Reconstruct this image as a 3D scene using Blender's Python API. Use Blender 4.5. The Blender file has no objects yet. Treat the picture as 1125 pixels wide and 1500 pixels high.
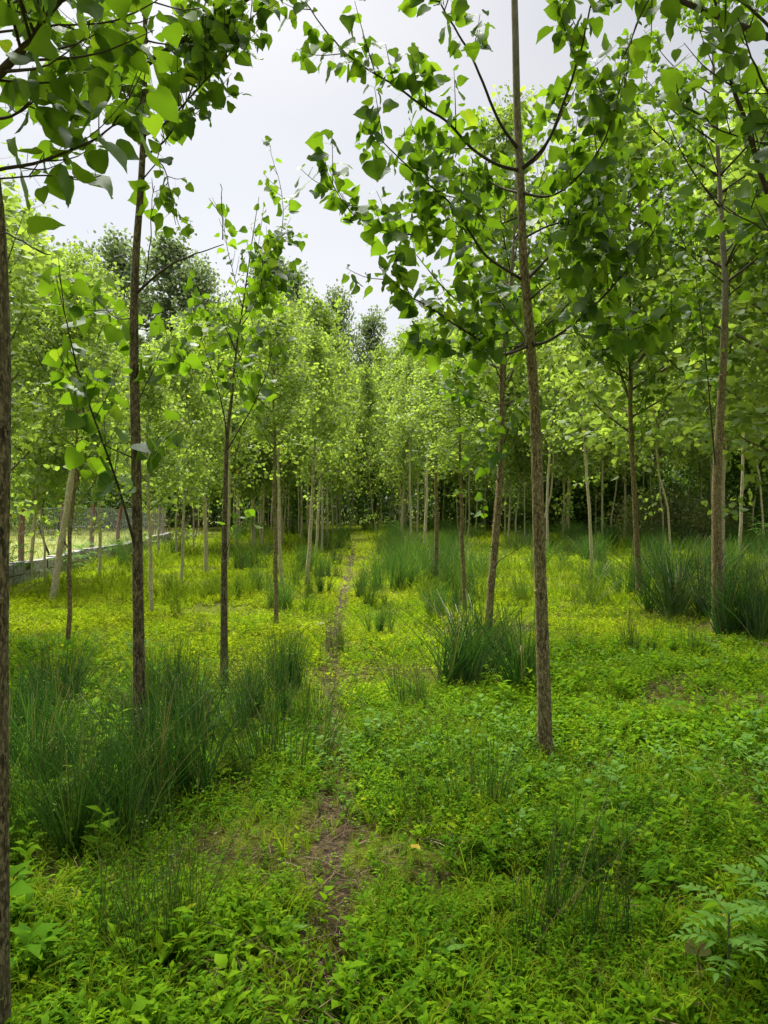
import bpy, math, random
import numpy as np

R = np.random.default_rng(11)
random.seed(5)
SC = bpy.context.scene
COL = SC.collection
F, CX, HZ, CAMH = 1128.0, 562.5, 740.0, 1.6      # focal length and horizon of the photograph, camera height


# ------------------------------------------------------------------ maths helpers
def P(px, py, d):
    """The point that stands d metres ahead and shows at (px, py)."""
    return np.array([(px - CX) / F * d, d, CAMH - (py - HZ) / F * d])


def depth(py):
    return CAMH * F / (py - HZ)


def norm(a):
    a = np.asarray(a, float)
    return a / np.maximum(np.linalg.norm(a, axis=-1, keepdims=True), 1e-9)


_G = [np.random.default_rng(100 + k).random((64, 64)) for k in range(4)]


def vnoise(x, y, k=0):
    g = _G[k % 4]
    x = np.asarray(x, float); y = np.asarray(y, float)
    xi = np.floor(x).astype(int); yi = np.floor(y).astype(int)
    fx = x - xi; fy = y - yi
    fx = fx * fx * (3 - 2 * fx); fy = fy * fy * (3 - 2 * fy)
    a = g[xi % 64, yi % 64]; b = g[(xi + 1) % 64, yi % 64]
    c = g[xi % 64, (yi + 1) % 64]; d = g[(xi + 1) % 64, (yi + 1) % 64]
    return (a * (1 - fx) + b * fx) * (1 - fy) + (c * (1 - fx) + d * fx) * fy


def fbm(x, y, k=0, o=3):
    s = 0; a = .5; t = 0
    for i in range(o):
        s = s + a * vnoise(np.asarray(x) * 2 ** i + 7.3 * i, np.asarray(y) * 2 ** i - 3.1 * i, k + i)
        t += a; a *= .5
    return s / t


_pd = np.array([0, 2.37, 2.96, 3.92, 5.0, 6.94, 10, 16.4, 30, 51, 70])
_px = np.array([-.19, -.195, -.22, -.25, -.31, -.50, -.63, -.79, -1.2, -2.1, -3])


def path_x(y):
    return np.interp(y, _pd, _px)


def gh(x, y):
    """Ground height."""
    x = np.asarray(x, float); y = np.asarray(y, float)
    h = (fbm(x * .9 + 3, y * .9, 1, 3) - .5) * .13 + (fbm(x * .15, y * .15, 2, 2) - .5) * .16
    w = np.abs(x - path_x(y))
    h = h - .05 * np.exp(-(w / .17) ** 2) * (y < 30)
    h = h - .13 * np.exp(-((y - 3.12 - .15 * np.sin(x * 3)) / .13) ** 2) * ((x > .1) & (x < 1.9)) * np.clip(fbm(x * 2, y * 0 + 3, 1, 2) * 2.2 - .5, 0, 1)   # small ditch
    return h - .01


# ------------------------------------------------------------------ mesh collector
class MB:
    def __init__(s):
        s.V = []; s.Fs = []; s.T = []; s.n = 0

    def add(s, V, faces, tint=.5, mat=0):
        """faces: list of (k x 3) / (k x 4) arrays."""
        V = np.asarray(V, np.float32).reshape(-1, 3)
        s.V.append(V)
        t = np.empty(len(V), np.float32); t[:] = tint
        s.T.append(t)
        for f in faces:
            f = np.asarray(f, np.int64)
            if len(f):
                s.Fs.append((f + s.n, mat))
        s.n += len(V)

    def scatter(s, tpl, pos, ax, ay, az, scale, tint=.5, mat=0):
        """tpl = (V, faces, dt); one copy per row of pos with the axes ax, ay, az."""
        V, faces, dt = tpl
        N = len(pos)
        if N == 0:
            return
        sc = np.asarray(scale, float).reshape(-1, 1, 1)
        W = (V[None, :, 0:1] * ax[:, None, :] + V[None, :, 1:2] * ay[:, None, :] + V[None, :, 2:3] * az[:, None, :]) * sc + np.asarray(pos)[:, None, :]
        t = (np.broadcast_to(np.asarray(tint, float), (N,))[:, None] + dt[None, :])
        off = (np.arange(N) * len(V))[:, None, None]
        s.add(W.reshape(-1, 3), [(np.asarray(f)[None] + off).reshape(-1, np.asarray(f).shape[1]) for f in faces], t.reshape(-1), mat)

    def build(s, name, mats, parent=None, smooth=True):
        me = bpy.data.meshes.new(name)
        if s.V:
            V = np.concatenate(s.V); T = np.concatenate(s.T)
            idx = []; start = []; mi = []; at = 0
            for f, m in s.Fs:
                k, w = f.shape
                idx.append(f.reshape(-1)); start.append(at + np.arange(k) * w); at += k * w
                mi.append(np.full(k, m))
            idx = np.concatenate(idx).astype(np.int32); start = np.concatenate(start).astype(np.int32); mi = np.concatenate(mi).astype(np.int32)
            me.vertices.add(len(V)); me.vertices.foreach_set('co', V.reshape(-1).astype(np.float32))
            me.loops.add(len(idx)); me.loops.foreach_set('vertex_index', idx)
            me.polygons.add(len(start)); me.polygons.foreach_set('loop_start', start)
            me.polygons.foreach_set('material_index', mi)
            me.polygons.foreach_set('use_smooth', np.full(len(start), bool(smooth)))
            a = me.attributes.new('tint', 'FLOAT', 'POINT'); a.data.foreach_set('value', T.astype(np.float32))
            me.update(calc_edges=True)
        for m in (mats if isinstance(mats, (list, tuple)) else [mats]):
            me.materials.append(m)
        o = bpy.data.objects.new(name, me); COL.objects.link(o)
        if parent is not None:
            o.parent = parent
        return o


def tag(o, label=None, cat=None, group=None, kind=None):
    if label and len(label.replace('-', ' ').split()) > 16: print('LONG', label)
    if label: o['label'] = label
    if cat: o['category'] = cat
    if group: o['group'] = group
    if kind: o['kind'] = kind
    return o


def empty(name, loc):
    o = bpy.data.objects.new(name, None); COL.objects.link(o)
    o.location = [float(v) for v in loc]; o.empty_display_size = .2
    return o


def spline(pts, n):
    """Catmull-Rom through pts, n points."""
    p = np.asarray(pts, float)
    if len(p) < 3:
        t = np.linspace(0, 1, n)[:, None]
        return p[0] * (1 - t) + p[-1] * t
    q = np.vstack([2 * p[0] - p[1], p, 2 * p[-1] - p[-2]])
    L = np.concatenate([[0], np.cumsum(np.linalg.norm(np.diff(p, axis=0), axis=1))]); L /= L[-1]
    u = np.linspace(0, 1, n)
    i = np.clip(np.searchsorted(L, u, side='right') - 1, 0, len(p) - 2)
    t = ((u - L[i]) / np.maximum(L[i + 1] - L[i], 1e-9))[:, None]
    a, b, c, d = q[i], q[i + 1], q[i + 2], q[i + 3]
    return .5 * (2 * b + (c - a) * t + (2 * a - 5 * b + 4 * c - d) * t * t + (3 * b - a - 3 * c + d) * t ** 3)


def tube(mb, pts, rad, sides=8, tint=.5, mat=0, lumps=0.):
    p = np.asarray(pts, float); n = len(p)
    rad = np.broadcast_to(np.asarray(rad, float), (n,))
    tan = norm(np.gradient(p, axis=0))
    ref = np.array([1., 0, 0]) if abs(tan[0, 0]) < .8 else np.array([0, 1., 0])
    u = norm(np.cross(tan, ref)); v = np.cross(tan, u)
    a = np.arange(sides) / sides * 2 * np.pi
    rr = rad[:, None] * np.ones(sides)
    if lumps:
        rr = rr * (1 + lumps * R.normal(size=(n, sides)))
    W = p[:, None, :] + rr[..., None] * (np.cos(a)[None, :, None] * u[:, None, :] + np.sin(a)[None, :, None] * v[:, None, :])
    i = np.arange(n - 1)[:, None] * sides; j = np.arange(sides)[None, :]; k = (j + 1) % sides
    f = np.stack([i + j, i + k, i + sides + k, i + sides + j], -1).reshape(-1, 4)
    mb.add(W.reshape(-1, 3), [f], tint, mat)


# ------------------------------------------------------------------ materials
def nodes_of(name):
    m = bpy.data.materials.new(name); m.use_nodes = True
    nt = m.node_tree; nt.nodes.clear()
    out = nt.nodes.new('ShaderNodeOutputMaterial')
    return m, nt, out


def ramp(nt, fac, stops):
    r = nt.nodes.new('ShaderNodeValToRGB'); e = r.color_ramp.elements
    while len(e) < len(stops):
        e.new(.5)
    for el, (p, c) in zip(e, stops):
        el.position = p; el.color = (*c, 1)
    nt.links.new(fac, r.inputs[0])
    return r.outputs[0]


def mixc(nt, fac, a, b, mode='MIX'):
    m = nt.nodes.new('ShaderNodeMix'); m.data_type = 'RGBA'; m.blend_type = mode
    for sock, val in ((m.inputs[0], fac), (m.inputs[6], a), (m.inputs[7], b)):
        if hasattr(val, 'node'):
            nt.links.new(val, sock)
        elif isinstance(val, (tuple, list)):
            sock.default_value = (*val, 1) if len(val) == 3 else val
        else:
            sock.default_value = val
    return m.outputs[2]


def noise(nt, scale, detail=4, rough=.6, vec=None, stretch=None):
    n = nt.nodes.new('ShaderNodeTexNoise'); n.inputs['Scale'].default_value = scale
    n.inputs['Detail'].default_value = detail; n.inputs['Roughness'].default_value = rough
    if vec is None:
        vec = nt.nodes.new('ShaderNodeTexCoord').outputs['Object']
    if stretch:
        mp = nt.nodes.new('ShaderNodeMapping'); mp.inputs['Scale'].default_value = stretch
        nt.links.new(vec, mp.inputs[0]); vec = mp.outputs[0]
    nt.links.new(vec, n.inputs['Vector'])
    return n.outputs['Fac']


def leaf_mat(name, front, back=None, trans=(.2, .35, .03), tmix=.4, rough=.5, spec=.35, backmix=.8):
    """Two-sided leaf: tinted front, paler underside, light coming through."""
    m, nt, out = nodes_of(name)
    at = nt.nodes.new('ShaderNodeAttribute'); at.attribute_name = 'tint'
    col = ramp(nt, at.outputs['Fac'], front)
    tcol = mixc(nt, .62, trans, col)
    if back:
        geo = nt.nodes.new('ShaderNodeNewGeometry')
        f = nt.nodes.new('ShaderNodeMath'); f.operation = 'MULTIPLY'; f.inputs[1].default_value = backmix
        nt.links.new(geo.outputs['Backfacing'], f.inputs[0])
        col = mixc(nt, f.outputs[0], col, back)
    pr = nt.nodes.new('ShaderNodeBsdfPrincipled')
    nt.links.new(col, pr.inputs['Base Color'])
    pr.inputs['Roughness'].default_value = rough; pr.inputs['Specular IOR Level'].default_value = spec
    tr = nt.nodes.new('ShaderNodeBsdfTranslucent')
    g = nt.nodes.new('ShaderNodeMix'); g.data_type = 'RGBA'; g.blend_type = 'MULTIPLY'
    bright = mixc(nt, 1., tcol, (1.9, 1.9, 1.6), 'MULTIPLY')
    nt.links.new(bright, tr.inputs['Color'])
    mx = nt.nodes.new('ShaderNodeMixShader'); mx.inputs[0].default_value = tmix
    nt.links.new(pr.outputs[0], mx.inputs[1]); nt.links.new(tr.outputs[0], mx.inputs[2])
    nt.links.new(mx.outputs[0], out.inputs['Surface'])
    return m


def bark_mat(name, dark, mid, light, scale=1., young=None):
    m, nt, out = nodes_of(name)
    fis = noise(nt, 60 * scale, 5, .7, None, (1, 1, .22))
    pat = noise(nt, 9 * scale, 3, .6)
    spk = noise(nt, 95 * scale, 3, .7, None, (1, 1, .42))
    c = ramp(nt, fis, [(.36, dark), (.5, mid), (.66, light)])
    c = mixc(nt, ramp(nt, pat, [(.45, (0, 0, 0)), (.72, (.5, .5, .5))]), c, light)
    c = mixc(nt, ramp(nt, spk, [(.50, (0, 0, 0)), (.60, (.85, .85, .85))]), c, tuple(min(1, 1.75 * v) for v in light))
    c = mixc(nt, ramp(nt, noise(nt, 4, 4, .7), [(.56, (0, 0, 0)), (.75, (.35, .35, .35))]), c, (.10, .13, .04))
    if young:                                     # smooth pale bark on the young upper stem
        sp = nt.nodes.new('ShaderNodeSeparateXYZ'); nt.links.new(nt.nodes.new('ShaderNodeTexCoord').outputs['Object'], sp.inputs[0])
        mr = nt.nodes.new('ShaderNodeMapRange'); mr.inputs[1].default_value = young[0]; mr.inputs[2].default_value = young[1]; mr.inputs[4].default_value = .8
        nt.links.new(sp.outputs['Z'], mr.inputs[0])
        c = mixc(nt, mr.outputs[0], c, ramp(nt, fis, [(.3, (.17, .145, .10)), (.7, (.32, .29, .22))]))
    pr = nt.nodes.new('ShaderNodeBsdfPrincipled'); nt.links.new(c, pr.inputs['Base Color'])
    pr.inputs['Roughness'].default_value = .85; pr.inputs['Specular IOR Level'].default_value = .2
    b = nt.nodes.new('ShaderNodeBump'); b.inputs['Strength'].default_value = .8; b.inputs['Distance'].default_value = .006
    nt.links.new(fis, b.inputs['Height']); nt.links.new(b.outputs[0], pr.inputs['Normal'])
    nt.links.new(pr.outputs[0], out.inputs['Surface'])
    return m


def plain_mat(name, stops, scale=8, rough=.9, bump=.3, stretch=None, use_tint=False):
    m, nt, out = nodes_of(name)
    n = noise(nt, scale, 6, .65, None, stretch)
    if use_tint:
        at = nt.nodes.new('ShaderNodeAttribute'); at.attribute_name = 'tint'
        c = ramp(nt, at.outputs['Fac'], stops)
    else:
        c = ramp(nt, n, stops)
    pr = nt.nodes.new('ShaderNodeBsdfPrincipled'); nt.links.new(c, pr.inputs['Base Color'])
    pr.inputs['Roughness'].default_value = rough; pr.inputs['Specular IOR Level'].default_value = .2
    if bump:
        b = nt.nodes.new('ShaderNodeBump'); b.inputs['Strength'].default_value = bump; b.inputs['Distance'].default_value = .02
        nt.links.new(n, b.inputs['Height']); nt.links.new(b.outputs[0], pr.inputs['Normal'])
    nt.links.new(pr.outputs[0], out.inputs['Surface'])
    return m


M = {}
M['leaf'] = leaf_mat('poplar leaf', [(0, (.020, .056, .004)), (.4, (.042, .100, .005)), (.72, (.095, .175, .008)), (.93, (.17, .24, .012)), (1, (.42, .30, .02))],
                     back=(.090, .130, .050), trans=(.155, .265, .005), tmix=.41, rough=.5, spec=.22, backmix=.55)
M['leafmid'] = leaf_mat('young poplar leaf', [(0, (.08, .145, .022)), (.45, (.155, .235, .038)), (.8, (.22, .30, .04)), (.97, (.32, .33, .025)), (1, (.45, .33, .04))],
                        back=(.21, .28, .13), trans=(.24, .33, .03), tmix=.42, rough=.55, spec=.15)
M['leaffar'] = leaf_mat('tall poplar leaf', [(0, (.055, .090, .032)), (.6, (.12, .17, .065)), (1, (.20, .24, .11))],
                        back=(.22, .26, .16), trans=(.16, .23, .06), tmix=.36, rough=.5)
M['thick'] = leaf_mat('thicket leaf', [(0, (.025, .06, .010)), (.5, (.07, .14, .02)), (1, (.17, .26, .03))], trans=(.12, .22, .015), tmix=.32)
M['bramble'] = leaf_mat('dry bramble leaf', [(0, (.05, .11, .015)), (.6, (.12, .18, .03)), (1, (.24, .22, .07))], trans=(.2, .2, .06), tmix=.3)
M['carpet'] = leaf_mat('carpet herb', [(0, (.075, .14, .005)), (.4, (.165, .245, .005)), (.75, (.26, .33, .006)), (1, (.34, .33, .02))], trans=(.31, .44, .004), tmix=.38, rough=.8, spec=.02)
M['herb'] = leaf_mat('herb', [(0, (.014, .044, .002)), (.4, (.050, .126, .003)), (.75, (.13, .235, .004)), (1, (.22, .26, .006))], trans=(.14, .28, .002), tmix=.34, rough=.7, spec=.03)
M['dock'] = leaf_mat('pale weed leaf', [(0, (.045, .115, .016)), (.5, (.08, .175, .024)), (1, (.13, .23, .035))], back=(.11, .18, .05), trans=(.13, .25, .015), tmix=.33, rough=.7, spec=.08)
M['grass'] = leaf_mat('grass blade', [(0, (.06, .10, .008)), (.5, (.13, .19, .010)), (.85, (.22, .25, .02)), (1, (.34, .27, .10))], trans=(.2, .29, .008), tmix=.35, spec=.03, rough=.7)
M['meadow'] = leaf_mat('meadow grass', [(0, (.12, .17, .02)), (.5, (.20, .24, .035)), (1, (.32, .31, .08))], trans=(.3, .3, .06), tmix=.3)
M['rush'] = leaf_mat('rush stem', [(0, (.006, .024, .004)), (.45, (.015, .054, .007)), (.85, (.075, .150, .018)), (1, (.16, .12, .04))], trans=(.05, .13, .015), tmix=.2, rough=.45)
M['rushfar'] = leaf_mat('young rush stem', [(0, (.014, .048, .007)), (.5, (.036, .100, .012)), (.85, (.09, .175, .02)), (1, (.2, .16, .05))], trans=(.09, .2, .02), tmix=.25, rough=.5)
M['seed'] = leaf_mat('rush flower', [(0, (.14, .20, .05)), (1, (.24, .26, .08))], trans=(.2, .26, .06), tmix=.3)
M['barkdark'] = bark_mat('dark poplar bark', (.024, .018, .009), (.068, .053, .027), (.155, .125, .066))
M['bark'] = bark_mat('brown poplar bark', (.046, .033, .013), (.118, .088, .039), (.24, .19, .095), young=(3.3, 4.6))
M['barkpale'] = bark_mat('pale poplar bark', (.23, .185, .115), (.40, .34, .21), (.52, .46, .32))
M['twig'] = plain_mat('twig', [(.3, (.035, .027, .018)), (.7, (.085, .066, .042))], 40)
M['twigpale'] = plain_mat('pale twig', [(.3, (.10, .085, .05)), (.7, (.20, .17, .11))], 40)
M['straw'] = plain_mat('dead stem', [(0, (.07, .045, .026)), (.5, (.19, .135, .075)), (1, (.36, .29, .18))], use_tint=True, bump=0)
M['redpost'] = plain_mat('red painted post', [(.3, (.16, .075, .055)), (.55, (.26, .12, .09)), (.75, (.33, .26, .21))], 14, stretch=(1, 1, .4))
M['wire'] = plain_mat('galvanised wire', [(.3, (.25, .26, .27)), (.7, (.4, .41, .42))], 30, rough=.5, bump=0)
M['soil'] = None


# ------------------------------------------------------------------ leaf templates
def leaf_full(fold=.16, droop=.18, twist=0., wid=1., wav=.03):
    mid = np.array([[0, 0, 0], [0, .17, 0], [0, .40, 0], [0, .68, 0], [0, .99, 0]], float)
    ed = np.array([[.10, -.035], [.27, -.05], [.42, .03], [.485, .17], [.455, .33], [.375, .50], [.235, .68], [.085, .845]])
    V = list(mid)
    for s in (1, -1):
        for k, (x, y) in enumerate(ed):
            V.append([s * x * wid * (1 + .04 * math.sin(k * 2.3 + s)), y, fold * x + twist * s * y * .3])
    V = np.array(V)
    V[:, 2] -= droop * V[:, 1] ** 2
    V[:, 2] += wav * np.sin(V[:, 1] * 9 + V[:, 0] * 6)
    a = lambda k: 5 + k
    t = [[0, a(0), a(1)], [0, a(1), a(2)], [2, a(4), a(5)]]; q = [[0, a(2), a(3), 1], [1, a(3), a(4), 2], [2, a(5), a(6), 3], [3, a(6), a(7), 4]]
    mir = lambda f: [[(v + 8 if v > 4 else v) for v in x][::-1] for x in f]
    return V, [np.array(t + mir(t)), np.array(q + mir(q))], np.concatenate([np.full(5, .05), np.zeros(16)])


def leaf_quad(fold=.18, droop=.15):
    V = np.array([[0, 0, 0], [.47, .14, 0], [.34, .58, 0], [0, 1.03, 0], [-.34, .58, 0], [-.47, .14, 0]], float)
    V[:, 2] = fold * np.abs(V[:, 0]) - droop * V[:, 1] ** 2
    return V, [np.array([[0, 1, 2, 3], [0, 3, 4, 5]])], np.zeros(6)


def leaf_lance(w=.13, fold=.05, arc=.3):
    V = np.array([[0, 0, 0], [w * .8, .25, 0], [-w * .8, .25, 0], [w, .5, 0], [-w, .5, 0], [0, 1, 0]], float)
    V[:, 2] = fold * np.abs(V[:, 0]) / w + arc * V[:, 1] - arc * 1.25 * V[:, 1] ** 2
    return V, [np.array([[0, 1, 2], [3, 5, 4]]), np.array([[1, 3, 4, 2]])], np.array([-.06, 0, 0, .03, .03, .06])


LEAFN = [leaf_full(.12, .12), leaf_full(.05, .22, .4), leaf_full(.24, .05, -.3, .93), leaf_full(-.04, .24, .2, 1., .045), leaf_full(.36, .2, .1, .95, .045), leaf_full(.08, -.1, .45, 1.05, .05), leaf_full(.02, .04, -.2, 1.08, .02), leaf_full(.15, .40, .2, .95, .06)]
LEAFQ = [leaf_quad(.18, .15), leaf_quad(.02, .3), leaf_quad(.3, -.05)]


def frames(axis, nrm):
    ay = norm(axis)
    az = norm(nrm - (nrm * ay).sum(-1, keepdims=True) * ay)
    return np.cross(ay, az), ay, az


class Leaves:
    """Collects the leaves of one crown."""
    def __init__(s):
        s.pos = []; s.ax = []; s.nr = []; s.sc = []; s.pet = []

    def along(s, pts, t0, spacing, size, rng, out_k=1., hang=.55, upn=.5, jit=0.):
        p = np.asarray(pts, float)
        seg = np.linalg.norm(np.diff(p, axis=0), axis=1); L = np.concatenate([[0], np.cumsum(seg)])
        n = int(L[-1] * (1 - t0) / spacing)
        if n < 1:
            return
        u = L[-1] * (t0 + (1 - t0) * (np.arange(n) + rng.random(n)) / n)
        at = np.stack([np.interp(u, L, p[:, k]) for k in range(3)], -1)
        T = norm(np.stack([np.interp(np.minimum(u + .03, L[-1]), L, p[:, k]) - np.interp(np.maximum(u - .03, 0), L, p[:, k]) for k in range(3)], -1))
        rd = rng.normal(size=(n, 3)); rd = norm(rd - (rd * T).sum(-1, keepdims=True) * T)
        o = norm(.45 * T + out_k * rd + np.array([0, 0, .1]))
        z = size * np.clip(rng.normal(.95, .24, n), .4, 1.5) * np.interp(u / L[-1], [0, .75, 1], [1.05, 1, .62])
        base = at + o * (z * .62)[:, None] + rng.normal(size=(n, 3)) * (z * jit)[:, None] - np.array([0, 0, 1]) * (z * .16)[:, None]
        ax = norm(o * .55 + np.array([0, 0, -hang]) + rng.normal(size=(n, 3)) * .33)
        nr = rng.normal(size=(n, 3)) * .75 + np.array([0, 0, upn])
        s.pos.append(base); s.ax.append(ax); s.nr.append(nr); s.sc.append(z); s.pet.append(at)

    def into(s, mb, tpls, rng, petiole=True, tmat=0, tint=(.42, .2)):
        pos = np.concatenate(s.pos); ax = np.concatenate(s.ax); nr = np.concatenate(s.nr); sc = np.concatenate(s.sc); at = np.concatenate(s.pet)
        N = len(pos); tn = np.clip(rng.normal(tint[0], tint[1], N), 0, .9)
        tn = np.where(rng.random(N) < .0005, 1., tn)
        X, Y, Z = frames(ax, nr); X = X * rng.uniform(.82, 1.1, (N, 1))
        w = rng.integers(0, len(tpls), N)
        for k, tp in enumerate(tpls):
            m = w == k
            mb.scatter(tp, pos[m], X[m], Y[m], Z[m], sc[m], tn[m], tmat)
        if petiole:
            d = norm(np.cross(pos - at, rng.normal(size=(N, 3)))) * .0011
            V = np.stack([at - d, at + d, pos + d, pos - d], 1).reshape(-1, 3)
            mb.add(V, [np.arange(N * 4).reshape(-1, 4)], .82, tmat)
        return N


# ------------------------------------------------------------------ trees near the camera
def grow_branch(mbw, lv, pts, r0, rng, leaf=.085, t0=.22, spacing=.05, twigs=5, tl=.45, bare=False, sides=6):
    p = spline(pts, max(8, 4 * len(pts)))
    p = p + np.cumsum(rng.normal(size=p.shape) * .004, axis=0) * np.linspace(0, 1, len(p))[:, None]
    n = len(p); rad = np.interp(np.linspace(0, 1, n), [0, .08, 1], [r0 * 1.35, r0, max(.0018, r0 * .28)])
    tube(mbw, p, rad, sides)
    if bare:
        return
    L = np.linalg.norm(np.diff(p, axis=0), axis=1).sum()
    lv.along(p, max(t0, .25), spacing * 1.3, leaf, rng)
    for k in range(twigs):
        t = t0 + (1 - t0) * (k + rng.random()) / twigs
        i = min(int(t * (n - 1)), n - 2)
        T = norm(p[i + 1] - p[i]); rd = rng.normal(size=3); rd[2] = abs(rd[2]) * .5; rd = norm(rd - rd.dot(T) * T)
        l = tl * rng.uniform(.5, 1.25) * (1.1 - .5 * t)
        a = p[i]; b = a + (T * .75 + rd * .75) * l * .5; c = b + (T * .6 + rd * .55 + np.array([0, 0, .25])) * l * .5
        q = spline([a, b, c], 6)
        tube(mbw, q, np.linspace(max(.0026, r0 * .35), .0013, 6), 4)
        lv.along(q, .08, spacing, leaf, rng)


def near_tree(label, d, trunk_px, radii, branches, auto=None, mat='bark', leaf=.085, top=None, spacing=.05, seed=1, cat='tree', twig='twig', tint=(.42, .2), name='poplar_tree', group='poplars standing nearest along the path', extra_h=0.):
    """trunk_px: pixel polyline from the base up at depth d. branches: (pixel polyline, radius, depth at the end, options)."""
    rng = np.random.default_rng(seed)
    pts = [P(x, y, d) for x, y in trunk_px]
    base = pts[0].copy(); base[2] = float(gh(base[0], base[1]))
    pts[0][2] = base[2] - .06
    root = empty(name, base)
    tag(root, label, cat, group)
    p = spline(pts, 46); h = np.linspace(0, 1, 46)
    rad = np.interp(h, np.linspace(0, 1, len(radii)), radii)
    rad = rad * (1 + .45 * np.exp(-h * 46 / 1.3))
    mb = MB(); tube(mb, p - base, rad, 14, lumps=.012)
    # knots where old limbs came off
    for k in range(5):
        i = rng.integers(6, 34); dr = norm(np.array([rng.normal(), -abs(rng.normal()) * .6, .2])); c = p[i] + dr * rad[i] * .75
        tube(mb, np.array([c, c + dr * rad[i] * .35, c + dr * rad[i] * .5]) - base, [rad[i] * .42, rad[i] * .33, .0008], 6)
    mb.build('trunk', M[mat], root)
    lv = Leaves()
    for b in branches:
        bp, r0, d1 = b[:3]; o = b[3] if len(b) > 3 else {}
        dd = np.linspace(d, d1, len(bp))
        bw = [P(x, y, q) for (x, y), q in zip(bp, dd)]
        i = np.argmin(np.linalg.norm(p[:, ::2] - bw[0][::2], axis=1)); 
        if np.linalg.norm(p[i] - bw[0]) < .25:
            bw[0] = p[i]
        w = MB(); grow_branch(w, lv, [q - base for q in bw], r0, rng, **{**dict(leaf=leaf, spacing=spacing), **o})
        w.build('branch', M[twig], root)
    if auto:
        n, z0, z1, l0, l1 = auto
        for k in range(n):
            z = z0 + (z1 - z0) * (k + .5 * rng.random()) / n
            i = int(np.argmin(np.abs(p[:, 2] - z))); a = k * 2.4 + rng.normal() * .3
            l = np.interp(k / max(1, n - 1), [0, 1], [l0, l1]) * rng.uniform(.8, 1.2)
            dr = np.array([math.cos(a), math.sin(a), 0])
            bw = [p[i], p[i] + dr * l * .4 + np.array([0, 0, l * .3]), p[i] + dr * l * .75 + np.array([0, 0, l * .72])]
            w = MB(); grow_branch(w, lv, [q - base for q in bw], max(.004, .0085 * l), rng, leaf=leaf, spacing=spacing, twigs=4, tl=.38)
            w.build('branch', M[twig], root)
    if lv.pos:
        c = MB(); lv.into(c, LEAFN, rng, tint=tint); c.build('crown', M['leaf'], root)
    return root


def mirror_branches():
    pass


# main tree beside the path, away from the fence
near_tree('tall brown-barked poplar, largest whole trunk, alone in green herbs beside the path', 4.9,
    [(799, 1112), (797, 1000), (790, 800), (784, 620), (774, 470), (766, 380), (762, 270), (757, 180), (754, 60), (752, -20), (750, -150), (748, -330)],
    [.046, .042, .039, .036, .033, .030, .026, .024, .022, .019, .014, .005],
    [([(757, 232), (730, 180), (697, 100), (665, 40), (640, 0), (615, -50)], .011, 4.2, dict(t0=.5, twigs=3)),
     ([(757, 250), (727, 243), (690, 220), (655, 183), (622, 163), (580, 133), (540, 110), (495, 72), (455, 15)], .011, 4.3, dict(twigs=9, tl=.42)),
     ([(760, 247), (800, 212), (830, 140), (855, 70), (873, -5), (885, -70)], .011, 4.3, dict(t0=.45, twigs=4)),
     ([(760, 252), (792, 228), (812, 190), (838, 140), (850, 90)], .009, 5.6, dict(t0=.5, twigs=4)),
     ([(763, 290), (800, 290), (830, 278), (870, 240), (905, 180), (925, 110)], .009, 4.1, dict(twigs=8)),
     ([(762, 272), (735, 277), (700, 258), (655, 240), (610, 200)], .008, 5.7, dict(twigs=6)),
     ([(766, 399), (713, 377), (691, 345), (663, 302), (620, 263), (571, 213), (535, 185)], .0095, 4.4, dict(twigs=9, tl=.45)),
     ([(691, 348), (617, 345), (553, 334), (510, 306), (488, 275), (473, 245)], .006, 4.2, dict(twigs=9, t0=.1, tl=.38)),
     ([(776, 517), (735, 520), (699, 498), (635, 455), (588, 430), (553, 395)], .009, 4.3, dict(twigs=8)),
     ([(735, 520), (690, 512), (640, 505), (600, 500)], .004, 4.4, dict(twigs=5, t0=.2, tl=.25)),
     ([(780, 517), (807, 498), (867, 455), (903, 416), (938, 373), (965, 320)], .0095, 4.2, dict(twigs=8)),
     ([(770, 405), (814, 363), (849, 295), (878, 238), (910, 156), (925, 95)], .0095, 5.3, dict(twigs=9, tl=.45)),
     ([(775, 497), (750, 470), (720, 430), (703, 405), (690, 370)], .006, 5.5, dict(twigs=6)),
     ([(768, 440), (800, 420), (840, 395), (875, 360), (900, 330)], .006, 4.4, dict(twigs=7)),
     ([(855, 458), (880, 480), (925, 482), (960, 470), (1000, 455)], .004, 4.0, dict(twigs=5, t0=.2, tl=.25)),
     ([(765, 330), (720, 330), (680, 300), (640, 290), (600, 300)], .006, 5.6, dict(twigs=7)),
     ([(766, 350), (810, 330), (850, 330), (900, 300), (950, 280)], .007, 5.2, dict(twigs=8)),
     ], auto=(13, 4.9, 6.6, 1.8, .6), mat='bark', leaf=.088, seed=3, spacing=.022)

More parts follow.
